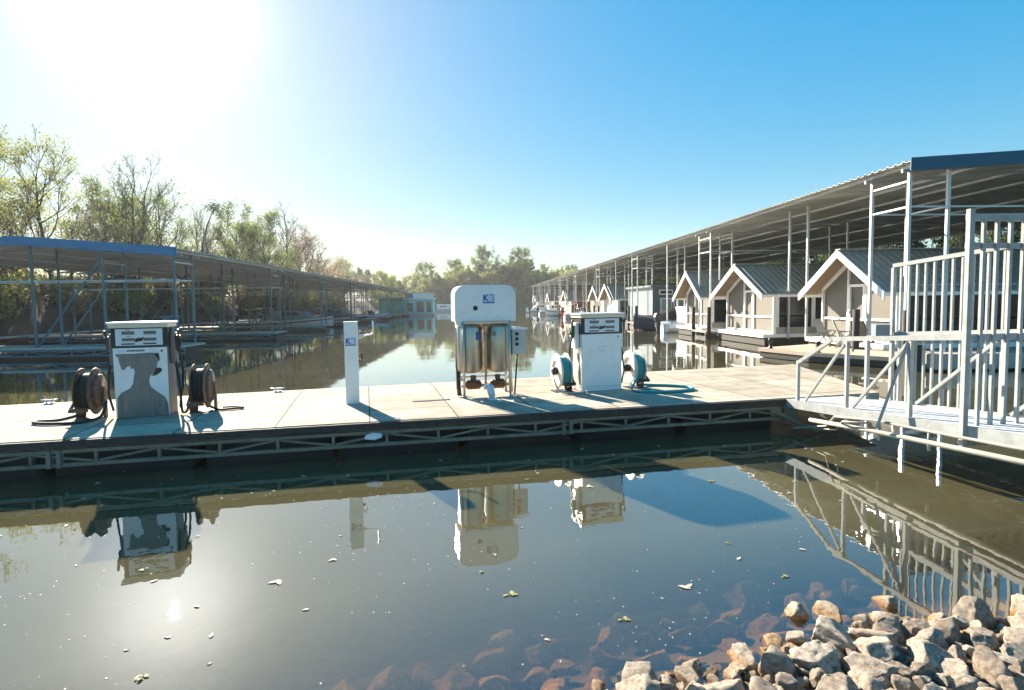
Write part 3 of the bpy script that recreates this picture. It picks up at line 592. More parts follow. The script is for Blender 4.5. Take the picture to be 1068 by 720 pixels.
def pump_out():
    t = thing('pump_out_station', 'sewage pump-out unit, white hood over two stainless tanks', 'pump-out station', (.12, 9.72, .52), R(11))
    w, h0, h1, d, rr = .53, 1.29, 1.91, .46, .17
    prof = [(-w, h0), (w, h0)]
    for k in range(9): a = k/8*math.pi/2; prof.append((w-rr+rr*math.cos(a), h1-rr+rr*math.sin(a)))
    for k in range(9): a = math.pi/2+k/8*math.pi/2; prof.append((-w+rr+rr*math.cos(a), h1-rr+rr*math.sin(a)))
    hood = MB().prism(prof, 0, d).build('hood', M_WHITE, t, bevel=.012)
    logo(t, -.05, 1.60, .20, -.0005)
    MB().lathe([(0, .004), (.038, .004), (.042, 0)], 20, Matrix.Translation((-.18, -.001, 1.52)) @ Matrix.Rotation(R(90), 4, 'X')).build('keyhole', M_BLACK, hood)
    b = MB()
    for x in (-.14, .2): b.lathe([(0, .003), (.009, .003), (.01, 0)], 10, Matrix.Translation((x, -.001, 1.385)) @ Matrix.Rotation(R(90), 4, 'X'))
    b.build('screw', M_LBLUE, hood)
    for i, x in enumerate((-.262, .262)):
        m = Matrix.Translation((x, .24, 0))
        tk = MB().lathe([(.10, .40), (.19, .405), (.232, .43), (.24, .46), (.24, 1.18), (.225, 1.22), (.15, 1.25), (.0, 1.255)], 40, m).build('tank', M_STEEL, t)
        if i == 0:
            mb = MB(); mb.prism([(-.04, -.07), (.05, -.07), (.05, .06), (.02, .075), (-.04, .06)], -.003, .0); mb.build('sticker', M_LOGO, tk, (x+.13, .028, 1.05), R(32))
        else:
            mb = MB().box((0, 0, 0), (.06, .004, .08)); mb.build('sticker', M_BARE, tk, (x-.12, .02, 1.08), R(-30))
    for x, y in ((-.40, -.03), (.40, -.03), (-.44, .45), (.44, .45)):
        lg = MB(); lg.tube([(x, y, 0), (x, y, 1.30)], .021, 10); lg.lathe([(.05, 0), (.05, .012), (.02, .014)], 14, Matrix.Translation((x, y, 0))); lg.build('leg', M_PIPE, t)
    for zf_ in (.30, 1.27):
        f = MB(); f.bar((-.45, .45, zf_), (.45, .45, zf_), .03, .03)
        for sx in (-1, 1): f.bar((sx*.40, -.04, zf_), (sx*.44, .45, zf_), .03, .03)
        if zf_ > 1: f.bar((-.41, -.03, zf_), (.41, -.03, zf_), .03, .03)
        f.build('frame', M_PIPE, t)
    for sx in (-1, 1):
        pm = MB(); m = Matrix.Translation((sx*.215, .12, .20)) @ Matrix.Rotation(R(90), 4, 'Y')
        pm.lathe([(.03, -.14), (.06, -.13), (.075, -.08), (.08, 0), (.075, .08), (.06, .13), (.03, .14)], 18, m)
        for k in range(-2, 3): pm.lathe([(.088, k*.045-.008), (.088, k*.045+.008)], 18, m)
        pm.lathe([(.05, 0), (.05, .09)], 14, Matrix.Translation((sx*.215, .12, .27))); pm.build('diaphragm_pump', M_ORANGE, t)
    pp = MB(); pp.tube([(-.42, .12, .18), (.42, .12, .18)], .028, 10)
    pp.tube([(0, .05, 1.26), (0, .05, .85), (0, .08, .45), (0, .12, .2)], .022, 10); pp.tube([(-.05, .03, 1.22), (0, .03, 1.16), (.05, .03, 1.22)], .02); pp.tube([(0, .03, 1.27), (0, .03, 1.10)], .03)
    pp.build('pipework', mat('brass_fitting', (.50, .34, .22), .4, .7, var=.2), t)
    bl = MB(); bl.tube([(-.45, .2, .9), (-.47, .2, .6), (-.47, .15, .2), (-.46, .1, .02)], .035, 10)
    for k in range(9): bl.lathe([(.045, -.008), (.045, .008)], 12, Matrix.Translation((-.47, .165, .15+k*.035)))
    bl.build('suction_hose', M_BLACK, t)
    bc = MB(); bc.tube([(.45, .2, .9), (.46, .18, .4), (.46, .12, .04)], .03, 10); bc.build('discharge_pipe', M_PIPE, t)
    wv = MB(); wv.tube([(-.49, .03, 1.23), (-.455, .03, 1.25), (-.42, .03, 1.245)], .03, 10); wv.tube([(-.485, .04, 1.22), (-.485, .04, .50)], .012, 8); wv.build('overflow_pipe', M_WHITE, t)
pump_out()
def control_box():
    t = thing('control_box', 'grey control box with three black switches on a thin conduit pole', 'control box', (.70, 9.93, .52), R(22))
    MB().b2((-.13, 0, .70), (.13, .17, 1.13)).build('housing', mat('grey_box', (.42, .44, .44), .5, var=.12), t, bevel=.008)
    MB().prism([(-.16, 1.135), (.16, 1.135), (.15, 1.165), (.0, 1.185), (-.15, 1.165)], -.03, .20).build('rain_hood', M_WHITE, t, bevel=.006)
    mb = MB()
    for z in (1.06, .97, .88): mb.lathe([(0, .03), (.028, .028), (.03, 0)], 14, Matrix.Translation((-.05, 0, z)) @ Matrix.Rotation(R(90), 4, 'X'))
    mb.build('switch', M_BLACK, t)
    MB().tube([(.0, .09, .70), (-.015, .09, .5), (-.07, .07, .0)], .016, 8).build('conduit', M_BLACK, t)
    MB().tube([(-.13, .08, 1.08), (-.2, .06, 1.12), (-.27, .03, 1.16)], .025, 8).build('cable_gland', mat('copper_elbow', (.5, .33, .2), .5, .5), t)
control_box()
def fitting():
    t = thing('pipe_fitting', 'small pale blue plastic hose fitting lying before the stainless tanks', 'fitting', (.17, 9.36, .52), R(20))
    b = MB(); b.lathe([(.03, 0), (.05, .02), (.062, .08), (.062, .2), (.05, .22), (.0, .225)], 18, Matrix.Translation((0.03, -.02, .03)) @ Matrix.Rotation(R(-14), 4, 'Y')); b.build('body', mat('pale_blue_plastic', (.50, .62, .74), .4), t)
    MB().tube([(-.01, -.02, .22), (-.06, -.01, .27), (-.09, 0, .25), (-.10, 0, .18)], .022, 10).build('elbow', M_WHITE, t)
    MB().b2((-.03, -.06, 0), (.10, .05, .028)).build('foot', M_WHITE, t, bevel=.005)
fitting()
def cleat(label, loc, rz):
    t = thing('dock_cleat', label, 'cleat', loc, rz, 'cleats along the back of the fuel dock'); t.scale = (.75, .75, .75)
    MB().b2((-.09, -.04, 0), (.09, .04, .03)).build('base', M_GALV, t, bevel=.005)
    m = MB(); m.tube([(-.17, 0, .10), (-.09, 0, .085), (0, 0, .08), (.09, 0, .085), (.17, 0, .10)], [.014, .02, .022, .02, .014], 8); m.bar((-.05, 0, .03), (-.05, 0, .08), .03, .03); m.bar((.05, 0, .03), (.05, 0, .08), .03, .03)
    m.build('horn', M_GALV, t)
cleat('steel cleat on the dock back edge between reel and white post', (-3.78, 10.8, .52), R(12))
cleat('steel cleat on the dock back edge left of the worn dispenser', (-7.3, 10.0, .52), R(12))
mb = MB(); mb.prism([(-.11, -.03), (.02, -.05), (.13, -.02), (.12, .035), (.0, .05), (-.09, .02)], -.02, .02)
o = mb.build('plastic_scrap', mat('white_scrap', (.7, .72, .75), .5), None, (FA+ft*(14.7)+fn*.075+Vector((0, 0, .33))), math.atan2(ft.y, ft.x), bevel=.01)
tag(o, 'white plastic scrap caught on the dark dock edge below the white post', 'scrap')

# ------------------------------------------------------------------ gangway with picket gates
def gangway():
    t = thing('gangway', 'pale steel gangway ramp with handrails and tall picket panels', 'gangway', (0, 0, 0))
    N0 = Vector((5.0, 8.62, .52)); dr = Vector((.112, -.994, .0)).normalized(); sd = Vector((-dr.y, dr.x, 0)); slope = .068
    def P(s, o, z): q = N0+dr*s+sd*o; return Vector((q.x, q.y, .52+slope*s+z))
    Wd, Lg = 1.05, 7.2
    mb = MB()
    for a, b in ((0, .52), (.535, 1.05)):
        vs = [P(s, o, z) for s in (-.3, Lg) for o in (a, b) for z in (-.03, .0)]
        mb.add(vs, [(0, 1, 3, 2), (4, 6, 7, 5), (0, 4, 5, 1), (2, 3, 7, 6), (0, 2, 6, 4), (1, 5, 7, 3)])
    mb.build('walkway', mat('grey_gangway_deck', (.40, .42, .44), .7, var=.12, scale=5, bump=.2, bscale=60), t)
    for o in (-.03, Wd+.03):
        MB().bar(P(-.25, o, -.06), P(Lg, o, -.06), .04, .13).build('side_beam', M_GANG, t)
    cb = MB()
    for k in range(9): cb.bar(P(.3+k*.8, 0, -.10), P(.3+k*.8, Wd, -.10), .06, .06)
    cb.build('cross_beam', M_TRUSS, t)
    rz = .97
    # near handrail
    hr = MB(); hr.bar(P(.0, -.0, .60), P(.75, .0, rz), .045, .05); hr.bar(P(.72, 0, rz), P(2.74, 0, rz), .045, .06); hr.build('handrail', M_GANG, t)
    for s, z0, z1 in ((.0, 0, .63), (1.02, -.1, rz-.04), (2.05, -.1, rz-.04)):
        MB().bar(P(s, 0, z0), P(s, 0, z1), .045, .045, (0, 1, 0)).build('post', M_GANG, t)
    for s0, z0, s1, z1, o0 in ((.16, 0, .98, rz-.08, 0), (1.10, -.02, 2.02, rz-.06, 0), (1.80, -.16, 2.02, rz-.05, -.22)):
        MB().bar(P(s0, o0, z0), P(s1, -.015, z1), .03, .035).build('brace', M_GANG, t)
    # far handrail
    hr = MB(); hr.bar(P(.2, Wd, rz), P(6.8, Wd, rz), .05, .06); hr.build('handrail', M_GANG, t)
    for s in (.2, 1.0, 2.3, 3.6, 4.9): MB().bar(P(s, Wd, -.05), P(s, Wd, rz-.03), .05, .05, (0, 1, 0)).build('post', M_GANG, t)
    for s0, s1 in ((1.1, 2.2), (2.4, 3.5), (3.7, 4.8)): MB().bar(P(s0, Wd+.005, .02), P(s1, Wd+.005, rz-.06), .035, .04).build('brace', M_GANG, t)
    # far tall picket panel (beside the gate)
    fo = Wd+.04; fr = MB(); zt = 2.03
    fr.bar(P(.62, fo, zt), P(6.2, fo, zt+.02), .05, .055)
    pp = fr.build('picket_panel', M_GANG, t)
    for z in (.0, 1.02): MB().bar(P(.62, fo, z), P(3.6, fo, z), .045, .05).build('rail', M_GANG, pp)
    s = .62
    for k in range(17):
        MB().bar(P(s, fo, -.05), P(s, fo, zt-.03), .03 if k else .05, .03 if k else .05, (0, 1, 0)).build('picket', M_GANG, pp); s += .135 if k < 9 else .2
    # tall picket gate across the ramp
    fr = MB(); z0, z1 = -.20, 2.26; sg = 2.77; oa, ob = -.07, 1.16
    fr.bar(P(sg, oa, z1), P(sg, ob, z1), .045, .07)
    pp = fr.build('picket_panel', M_GANG, t)
    for z, h in ((z1-.30, .06), (rz, .07), (z0, .05)): MB().bar(P(sg, oa, z), P(sg, ob, z), .045, h).build('rail', M_GANG, pp)
    for k in range(8):
        o = oa+.172*k
        MB().bar(P(sg+.035, o, z0-.03), P(sg+.035, o, z1-.04 if k else z1+.08), .034 if k else .055, .034 if k else .055, (0, 1, 0)).build('picket', M_GANG, pp)
    lb = MB(); q = P(.60, fo-.13, .98); lb.box((q.x-.05, q.y, q.z+.06), (.20, .14, .24), R(-8)); lb.build('lock_box', mat('grey_blue_box', (.10, .15, .18), .5), t, bevel=.008)
    # hanging stubs underneath
    for s, o, z in ((1.62, -.02, -.36), (2.35, -.02, -.36), (4.4, 0, -.5)):
        MB().tube([P(s, o, -.1), P(s, o, z)], .018, 8).build('hanger', M_GANG, t)
    return P
GP = gangway()
def pipe(name, label, pts, r, m, cat='pipe'):
    tag(MB().tube(pts, r, 10).build(name, m), label, cat); 
M_PVC = mat('white_pvc', (.36, .34, .29), .75, var=.15, spec=.15)
pts = [GP(.45, -.12, -.24)+Vector((0, 0, 0)), GP(1.6, -.12, -.23), GP(3.2, -.12, -.25), GP(6.5, -.12, -.3)]
pipe('utility_pipe', 'thick pale pipe slung along beneath the gangway', pts, .030, M_PVC)
pipe('water_line', 'thin white water line rising from the dock to the gangway edge', [(4.9, 8.55, .10), (5.15, 8.1, .22), GP(1.0, -.16, -.12), GP(1.7, -.15, -.08), GP(2.3, -.15, -.10), GP(3.4, -.15, -.12), GP(6, -.15, -.12)], .018, M_PVC)
pipe('water_line', 'second thin white line beside the water line at the gangway foot', [(5.0, 8.45, .12), (5.2, 7.95, .20), GP(1.2, -.2, -.16), GP(1.6, -.16, -.13)], .014, M_PVC)

# ------------------------------------------------------------------ boat sheds
def boat_shed(label, x_e, x_far, z_e, rise, y0, y1, groups, post_x, mpost, mfascia, dirn, braces=True, dy=1.5, single=()):
    """dirn +1: shed extends to +x from the channel eave x_e; else to -x"""
    t = thing('boat_shed', label, 'boat shed', (0, 0, 0))
    xr = (x_e+x_far)/2
    zf = lambda x: z_e+rise*(1-abs(x-xr)/abs(xr-x_e))
    rf = MB(); xs = sorted([x_e, x_e+(xr-x_e)*.5, xr, xr+(xr-x_e)*.5, x_far]); corrugated(rf, 0, 0, zf, y0, y1, .33, .045, .012, xs)
    rf.build('roof', M_ROOFSH, t)
    fa = MB()
    for a, b in ((x_e, xr), (xr, x_far)):
        q0, q1 = (a, b) if a < b else (b, a); z0, z1 = zf(q0), zf(q1)
        vs = [(q, y, z+dz) for q, z in ((q0, z0), (q1, z1)) for y in (y0-.05, y0-.02) for dz in (-.28, .09)]
        fa.add(vs, [(0, 1, 3, 2), (4, 6, 7, 5), (0, 4, 5, 1), (2, 3, 7, 6), (0, 2, 6, 4), (1, 5, 7, 3)])
    fa.build('fascia', mfascia, t)
    pu = MB(); n = 6
    for i in range(n+1):
        x = x_e+(x_far-x_e)*(i+.12)/(n+.24); z = zf(x)-.09
        pu.bar((x, y0, z+.02), (x, y1, z+.02), .05, .09)
    pu.build('purlin', M_GALV, t)
    for g in groups:
        for yy in (g, g+dy):
            rfm = MB(); xx = [x_e+(x_far-x_e)*k/8 for k in range(9)]
            for a, b in zip(xx[:-1], xx[1:]): rfm.bar((a, yy, zf(a)-.22), (b, yy, zf(b)-.22), .07, .10)
            zl = z_e-1.25
            rfm.bar((post_x[0], yy, zl), (post_x[-1], yy, zl), .05, .05)
            for px in post_x: rfm.bar((px, yy, zl+.02), (px, yy, zf(px)-.2), .06, .06, (0, 1, 0))
            if yy == g:
                for px in post_x[:2]: rfm.bar((px, g, zl), (px, g+dy, zl), .05, .05); rfm.bar((px, g, z_e-.5), (px, g+dy, z_e-.5), .05, .05)
            rfm.build('rafter', M_GALV, t)
    for gi, g in enumerate(groups):
        for yy in (g, g+dy):
            for k, px in enumerate(post_x):
                if gi > 2 and k > 2: continue
                z1 = zf(px)-.12
                MB().bar((px, yy, .40), (px, yy, z1), .085, .085, (0, 1, 0)).build('post', mpost, t)
    for g, px in single:
        MB().bar((px, g, .35), (px, g, zf(px)-.12), .08, .08, (0, 1, 0)).build('post', mpost, t)
    if braces:
        for gi, g in enumerate(groups[:6]):
            for yy in (g, g+dy):
                for a, b in ((2, 1), (4, 5)) if gi % 2 == 0 else ((1, 2), (3, 2)):
                    if max(a, b) < len(post_x): MB().bar((post_x[a], yy+.09, .55), (post_x[b], yy+.09, z_e-.25), .07, .07).build('brace', mpost, t)
    return t, zf
LG = [25.0+11.15*k for k in range(8)]
LPX = [-12.85, -15.75, -18.6, -21.5, -24.6]
boat_shed('long open boat shed on the left with bright blue fascia and blue posts', -12.5, -25.3, 4.55, .5, 24.6, 110, LG, LPX, M_BLUEPOST, M_BLUEPAINT, -1, True, 1.5)
RG = [16.3+14.4*k for k in range(9)]
RPX = [12.75, 13.95, 20.5, 28.5]
boat_shed('long open boat shed on the right with galvanised posts and dark blue fascia', 12.5, 30.0, 6.05, .55, 16.0, 140, RG, RPX, M_GALV, M_NAVY, 1, False, 1.6,
          [(g+7.2, 13.95) for g in RG[:8]]+[(g+8.6, 13.95) for g in RG[:8]]+[(g+7.2, 12.75) for g in RG[1:8]])

def finger(name, label, x0, x1, y0, y1, z, m, group, side=True, cat='pier'):
    t = thing(name, label, cat, (0, 0, 0), 0, group)
    MB().b2((x0, y0, z-.08), (x1, y1, z)).build('deck', m, t)
    MB().b2((x0+.1, y0+.25, -.1), (x1-.1, y1-.2, z-.30)).build('float', M_FLOAT, t)
    truss_run(Vector((x0, y0+.03, 0)), Vector((x1, y0+.03, 0)), z-.11, z-.36, .9, Vector((0, -1, 0)), .05, .06).build('truss', M_BLUEPOST if x0 < 0 else M_TRUSS, t)
    return t
ordl = ['first', 'second', 'third', 'fourth', 'fifth', 'sixth', 'seventh', 'eighth']
for i, g in enumerate(LG):
    finger('finger_pier', 'shaded finger pier under the left boat shed, %s from the near end' % ordl[i], -27.2, -12.5, g-.2, g+1.75, .52, M_CONC, 'finger piers under the left boat shed')
finger('walkway_pier', 'long sunlit walkway along the left bank behind the blue posts', -28.9, -27.25, 22, 112, .55, M_CONC, None)
for i, g in enumerate(RG):
    finger('finger_pier', 'wooden finger pier under the right boat shed, %s from the near end' % (ordl+['ninth'])[i], 12.4, 29.5, g-.2, g+1.8, .42, M_WOODDK, 'finger piers under the right boat shed')
for i, g in enumerate(RG[:7]):
    for k, (px, dy) in enumerate(((12.55, -.28), (12.55, 1.95))):
        tag(MB().tube([(px, g+dy, -.8), (px, g+dy, 1.75)], .11, 12).build('mooring_piling', M_DARKWOOD), 'dark timber piling at the channel end of the %s right finger pier, %s side' % ((ordl+['ninth'])[i], ('near', 'far')[k]), 'piling', 'pilings of the right boat shed')

# near floating platform before the cabins
def near_float():
    t = thing('floating_platform', 'low sunlit wooden float moored in front of the nearest cabin', 'dock', (0, 0, 0))
    poly = [(10.3, 20.4), (10.9, 18.2), (12.3, 16.35), (14.5, 17.2), (13.4, 21.8)]
    MB().prism(poly, .22, .34, 'z').build('deck', M_WOODDK, t)
    MB().prism([(x+(12.3-x)*.02, y+(19-y)*.02) for x, y in poly], .02, .218, 'z').build('skirt', M_DARKWOOD, t)
near_float()
for i, (x, y) in enumerate(((11.2, 18.15), (10.55, 20.0))):
    t = thing('rope_bollard', ['black rope bollard on the near edge of the wooden float', 'black rope bollard on the far corner of the wooden float'][i], 'bollard', (x, y, .34))
    MB().lathe([(.09, 0), (.09, .02), (.06, .04), (.055, .28), (.08, .30), (.08, .36), (0, .38)], 14).build('stem', M_BLACK, t)
tag(MB().b2((12.35, 15.6, -.3), (12.75, 15.95, .75)).build('mooring_piling', M_DARKWOOD, bevel=.03), 'short square dark piling behind the gangway fence', 'piling')
tag(MB().b2((12.9, 15.3, .05), (16.5, 15.9, .50)).build('float_box', M_BOARD, bevel=.03), 'beige float box behind the gangway picket fence', 'float')

def chair(label, loc, rz, m):
    t = thing('deck_chair', label, 'chair', loc, rz, 'chairs on the wooden float')
    MB().box((0, 0, .40), (.5, .5, .05), rx=R(8)).build('seat', m, t); MB().box((0, .30, .72), (.5, .05, .62), rx=R(-22)).build('backrest', m, t)
    for sx in (-1, 1):
        MB().bar((sx*.24, -.24, 0), (sx*.24, .16, .55), .035, .035).build('leg', m, t); MB().bar((sx*.24, .32, 0), (sx*.24, -.2, .58), .035, .035).build('leg', m, t); MB().bar((sx*.26, -.26, .58), (sx*.26, .25, .60), .06, .03).build('armrest', m, t)
chair('pale grey folding chair on the float before the nearest cabin', (13.1, 19.6, .34), R(60), mat('grey_chair', (.30, .29, .27), .6))
chair('black folding chair on the float next to the cabin door', (13.2, 18.6, .34), R(100), M_BLACK)
chair('small grey chair at the left end of the float', (13.0, 20.5, .34), R(30), mat('grey_chair', (.30, .29, .27), .6))

# ------------------------------------------------------------------ floating cabins
def cabin(label, x, yc, Wd, L=7.5, z0=.55, ze=2.55, zp=3.85, scr=M_TAN, trim=M_WHITE2, roof=M_CABROOF, wall=M_BOARD, detail=True):
    t = thing('floating_cabin', label, 'floating cabin', (x, yc, 0), 0, 'gabled floating cabins under the right boat shed')
    h = Wd/2; ov = .75; so = .35; sl = (zp-ze)/h
    MB().b2((-.5, -h-.1, .03), (L+.2, h+.1, z0-.16)).build('float_base', M_DARKWOOD, t)
    MB().b2((-.6, -h-.15, z0-.158), (L+.2, h+.15, z0)).build('floor', M_WHITE2 if detail else M_WOODDK, t)
    # front screen wall (gable shaped) set back behind its frame
    MB().prism([(-h+.05, z0), (h-.05, z0), (h-.05, ze-.05), (0, zp-.12), (-h+.05, ze-.05)], .04, .07, 'x').build('front_screen', scr, t)
    fr = MB()
    for y in (-h, h): fr.b2((-.06, y-.08 if y > 0 else y, z0), (.08, y if y > 0 else y+.08, ze-.02))
    for y in (-.48, .48): fr.b2((-.03, y-.05, z0), (.06, y+.05, zp-abs(y)*sl-.16))
    for y0, y1 in ((-h+.08, -.53), (.53, h-.08)):
        fr.b2((-.02, y0, z0+.72), (.06, y1, z0+.80)); fr.b2((-.02, y0, z0), (.06, y1, z0+.1)); fr.b2((-.02, y0, ze-.10), (.06, y1, ze-.02)) if not detail else None
    for sy in (-1, 1): fr.bar((0, sy*(h-.02), ze-.06), (0, 0, zp-.14), .10, .15, (1, 0, 0))
    fr.build('front_frame', trim, t)
    d = MB()
    for y in (-.40, .40): d.b2((-.04, y-.05, z0+.02), (.03, y+.05, z0+2.02))
    for z in (z0+.06, z0+.75, z0+1.98): d.b2((-.04, -.35, z-.05), (.03, .35, z+.05))
    dd = d.build('door', trim, t); MB().b2((-.06, .30, z0+.95), (-.041, .36, z0+1.05)).build('handle', M_BLACK, dd)
    # side walls
    for sy in (-1, 1):
        yy = sy*h
        MB().b2((.08, min(yy, yy-sy*.08), z0), (L, max(yy, yy-sy*.08), z0+.30)).build('side_wall', wall, t)
        fr = MB(); k = 4; xs = [.10+(L-.2)*i/k for i in range(k+1)]
        fr.b2((.08, yy-.06, ze-.20), (L, yy+.02, ze-.02))
        for xx in xs: fr.b2((xx-.09, yy-.05, z0+.302), (xx+.09, yy+.03, ze-.203))
        for a, b in zip(xs[:-1], xs[1:]): fr.b2((a+.092, yy-.03, z0+.78), (b-.092, yy+.02, z0+.84))
        wf = fr.build('window_frame', trim, t)
        for a, b in zip(xs[:-1], xs[1:]): MB().b2((a+.09, yy-.02-.01, z0+.302), (b-.09, yy-.01, ze-.203)).build('pane', M_DARKSCR, wf)
    MB().prism([(-h, z0), (h, z0), (h, ze), (0, zp-.1), (-h, ze)], L-.06, L, 'x').build('back_wall', wall, t)
    rm = MB()
    for sy in (-1, 1):   # ribbed slopes: ribs run down the slope
        n = int((L+ov)/.28); p = []
        vs = []; fs = []
        for i in range(n+1):
            xx = -ov+(L+ov)*i/n
            for dx, hh in ((0, 0), (.17, 0), (.2, .035), (.24, .035), (.27, 0)):
                if xx+dx <= L+.2: p.append((xx+dx, hh))
        m_ = len(p)
        for lay in (0, -.03):
            for q, zz in ((0, zp), (sy*(h+so), zp-sl*(h+so))):
                for xx, hh in p: vs.append((xx, q, zz+hh+lay))
        for lay in range(2):
            o = lay*2*m_
            for j in range(m_-1): fs.append((o+j, o+j+1, o+m_+j+1, o+m_+j))
        for j in range(m_-1): fs.append((m_+j, m_+j+1, 3*m_+j+1, 3*m_+j))
        fs.append((0, m_, 3*m_, 2*m_)); fs.append((m_-1, 2*m_-1, 4*m_-1, 3*m_-1))
        rm.add(vs, fs)
    rm.bar((-ov-.02, 0, zp+.03), (L+.2, 0, zp+.03), .28, .035)
    rm.build('roof', roof, t)
    bb = MB()
    for sy in (-1, 1): bb.bar((-ov-.04, sy*(h+so+.03), zp-sl*(h+so)-.10), (-ov-.04, sy*.0, zp-.08), .05, .24, (1, 0, 0)) if False else bb.add(
        [(-ov-dx, y, z+dz) for dx in (.0, .06) for y, z in ((0, zp+.02), (sy*(h+so+.03), zp+.02-sl*(h+so+.03))) for dz in (-.27, .0)],
        [(0, 1, 3, 2), (4, 6, 7, 5), (0, 4, 5, 1), (2, 3, 7, 6), (0, 2, 6, 4), (1, 5, 7, 3)])
    for sy in (-1, 1): bb.b2((-ov, sy*(h+so)-.015, zp-sl*(h+so)-.15), (L+.2, sy*(h+so)+.03, zp-sl*(h+so)-.035))
    bb.build('bargeboard', trim, t)
    sf = MB()
    for sy in (-1, 1):
        sf.add([(xx, y, z) for xx in (-ov+.01, -.02) for y, z in ((0, zp-.05), (sy*(h+so), zp-.05-sl*(h+so)))], [(0, 1, 3, 2)])
    sf.build('soffit', M_WOODSOF, t)
    if detail:
        lm = MB(); lm.lathe([(.0, -.05), (.06, -.05), (.07, .05), (0, .06)], 12, Matrix.Translation((-.12, 0, zp-.42)) @ Matrix.Rotation(R(70), 4, 'Y')); lm.lathe([(.0, -.05), (.05, -.05), (.06, .05), (0, .06)], 12, Matrix.Translation((-.12, .16, zp-.46)) @ Matrix.Rotation(R(60), 4, 'Y')); lm.build('flood_light', M_BLACK, t)
    return t
cabin('nearest tan-screened gabled cabin, behind the wooden float and gangway', 13.7, 19.9, 4.1, 9, z0=.60)
cabin('second tan-screened gabled cabin, with wide dark side windows', 13.4, 27.55, 4.9, 7)
cabin('third tan-screened gabled cabin, half hidden by galvanised posts', 13.2, 33.6, 3.7, 7, zp=3.85)
M_PALEW = mat('white_siding', (.74, .74, .72), .5, var=.05); M_PEACH = mat('peach_siding', (.55, .40, .30), .6, var=.06); M_SAND = mat('sand_siding', (.50, .45, .33), .6, var=.08)
cabin('white gabled cabin with dark ribbed roof beyond the grey-blue houseboat', 13.3, 56.2, 4.9, 10, scr=M_PALEW, wall=M_SAND, detail=False)
cabin('peach-fronted narrow gabled cabin just past the white cabin', 13.4, 62.6, 4.6, 8, scr=M_PEACH, wall=M_SAND, detail=False)
cabin('cream gabled cabin far along the right shed past the red boat', 13.3, 83.8, 4.8, 9, scr=M_SAND, wall=M_SAND, detail=False, trim=M_WHITE2)
cabin('small pale gabled cabin near the far end of the right shed', 13.3, 103.5, 4.6, 8, scr=M_SAND, wall=M_PALEW, detail=False)
cabin('farthest tiny white gabled cabin under the right shed', 13.3, 130.0, 4.8, 8, scr=M_PALEW, wall=M_PALEW, detail=False)

def houseboat(name, label, x0, x1, y0, y1, z0, z1, wallm, wins, roofm, trim=M_WHITE2, extra=None):
    t = thing(name, label, 'houseboat', (0, 0, 0))
    MB().b2((x0-.3, y0-.6, .0), (x1+.3, y1+.3, z0)).build('hull', M_BOARD if wallm != M_GREYBLUE else M_DARKWOOD, t)
    MB().b2((x0, y0, z0+.002), (x1, y1, z1)).build('wall', wallm, t)
    MB().b2((x0-.25, y0-.3, z1+.002), (x1+.25, y1+.2, z1+.16)).build('roof', roofm, t)
    for (a, b, za, zb, gm) in wins:
        w = MB(); w.b2((a, y0-.05, za), (b, y0-.002, zb)); f = w.build('window', trim, t); MB().b2((a+.1, y0-.07, za+.1), (b-.1, y0-.052, zb-.1)).build('pane', gm, f)
    return t
houseboat('houseboat', 'flat-roofed grey-blue houseboat with pale curtained doors', 13.6, 19.5, 43.9, 51, .45, 3.2, M_GREYBLUE, [(14.1, 15.2, 2.6, 3.0, M_DARKSCR), (15.8, 16.9, 2.6, 3.0, M_DARKSCR), (14.2, 15.15, .55, 2.35, M_PALEGLASS), (15.25, 16.2, .55, 2.35, M_PALEGLASS)], M_GREYBLUE)
houseboat('houseboat', 'brown houseboat with a white rail deck behind the red boat', 15.2, 22, 69, 77, .4, 2.9, mat('brown_siding', (.18, .13, .09), .7), [(15.5, 17.3, .9, 2.4, M_DARKSCR), (17.6, 19.5, .9, 2.4, M_DARKSCR)], M_CABROOF)
houseboat('houseboat', 'sand coloured boxy houseboat under the right shed between pale cabins', 14, 21, 91, 98, .4, 3.0, M_SAND, [(14.4, 16.0, 1.0, 2.3, M_DARKSCR)], M_CABROOF)
def teal_houseboat():
    t = houseboat('houseboat', 'turquoise houseboat with white roof rail at the end of the left shed', -13.6, -8.4, 105, 110, .45, 3.05, M_TEALPALE, [(-13.1, -11.9, .7, 2.5, M_DARKSCR), (-11.4, -9.9, .6, 2.75, M_SMOKE), (-9.6, -8.6, .6, 2.75, M_DARKSCR)], M_WHITE2, M_TEALPALE)
    MB().b2((-18.2, 105.4, .45), (-13.61, 110, 3.3)).build('wing_wall', M_TEAL, t)
    MB().b2((-18.5, 105.1, 3.302), (-13.4, 110.2, 3.42)).build('wing_roof', M_TEAL, t)
    MB().b2((-18.5, 105.0, .0), (-13.9, 110, .448)).build('wing_hull', M_DARKWOOD, t)
    for a, b, z0, z1 in ((-17.8, -16.8, 2.75, 3.1), (-16.0, -15.2, 2.75, 3.1), (-14.8, -13.9, 2.75, 3.1), (-16.0, -15.2, 1.7, 2.2)):
        w = MB().b2((a, 105.34, z0), (b, 105.398, z1)).build('window', M_TEALPALE, t); MB().b2((a+.08, 105.32, z0+.06), (b-.08, 105.338, z1-.06)).build('pane', M_DARKSCR, w)
    rl = MB().b2((-11.9, 104.7, 3.22), (-8.2, 104.76, 4.1))
    for k in range(9): rl.b2((-11.9+k*.455, 104.66, 3.22), (-11.83+k*.455, 104.695, 4.15))
    rl.build('roof_rail', M_WHITE2, t)
    MB().b2((-13.4, 104.8, 3.22), (-11.95, 106.5, 4.1)).build('blue_cabin', M_BLUEROOF, t)
teal_houseboat()
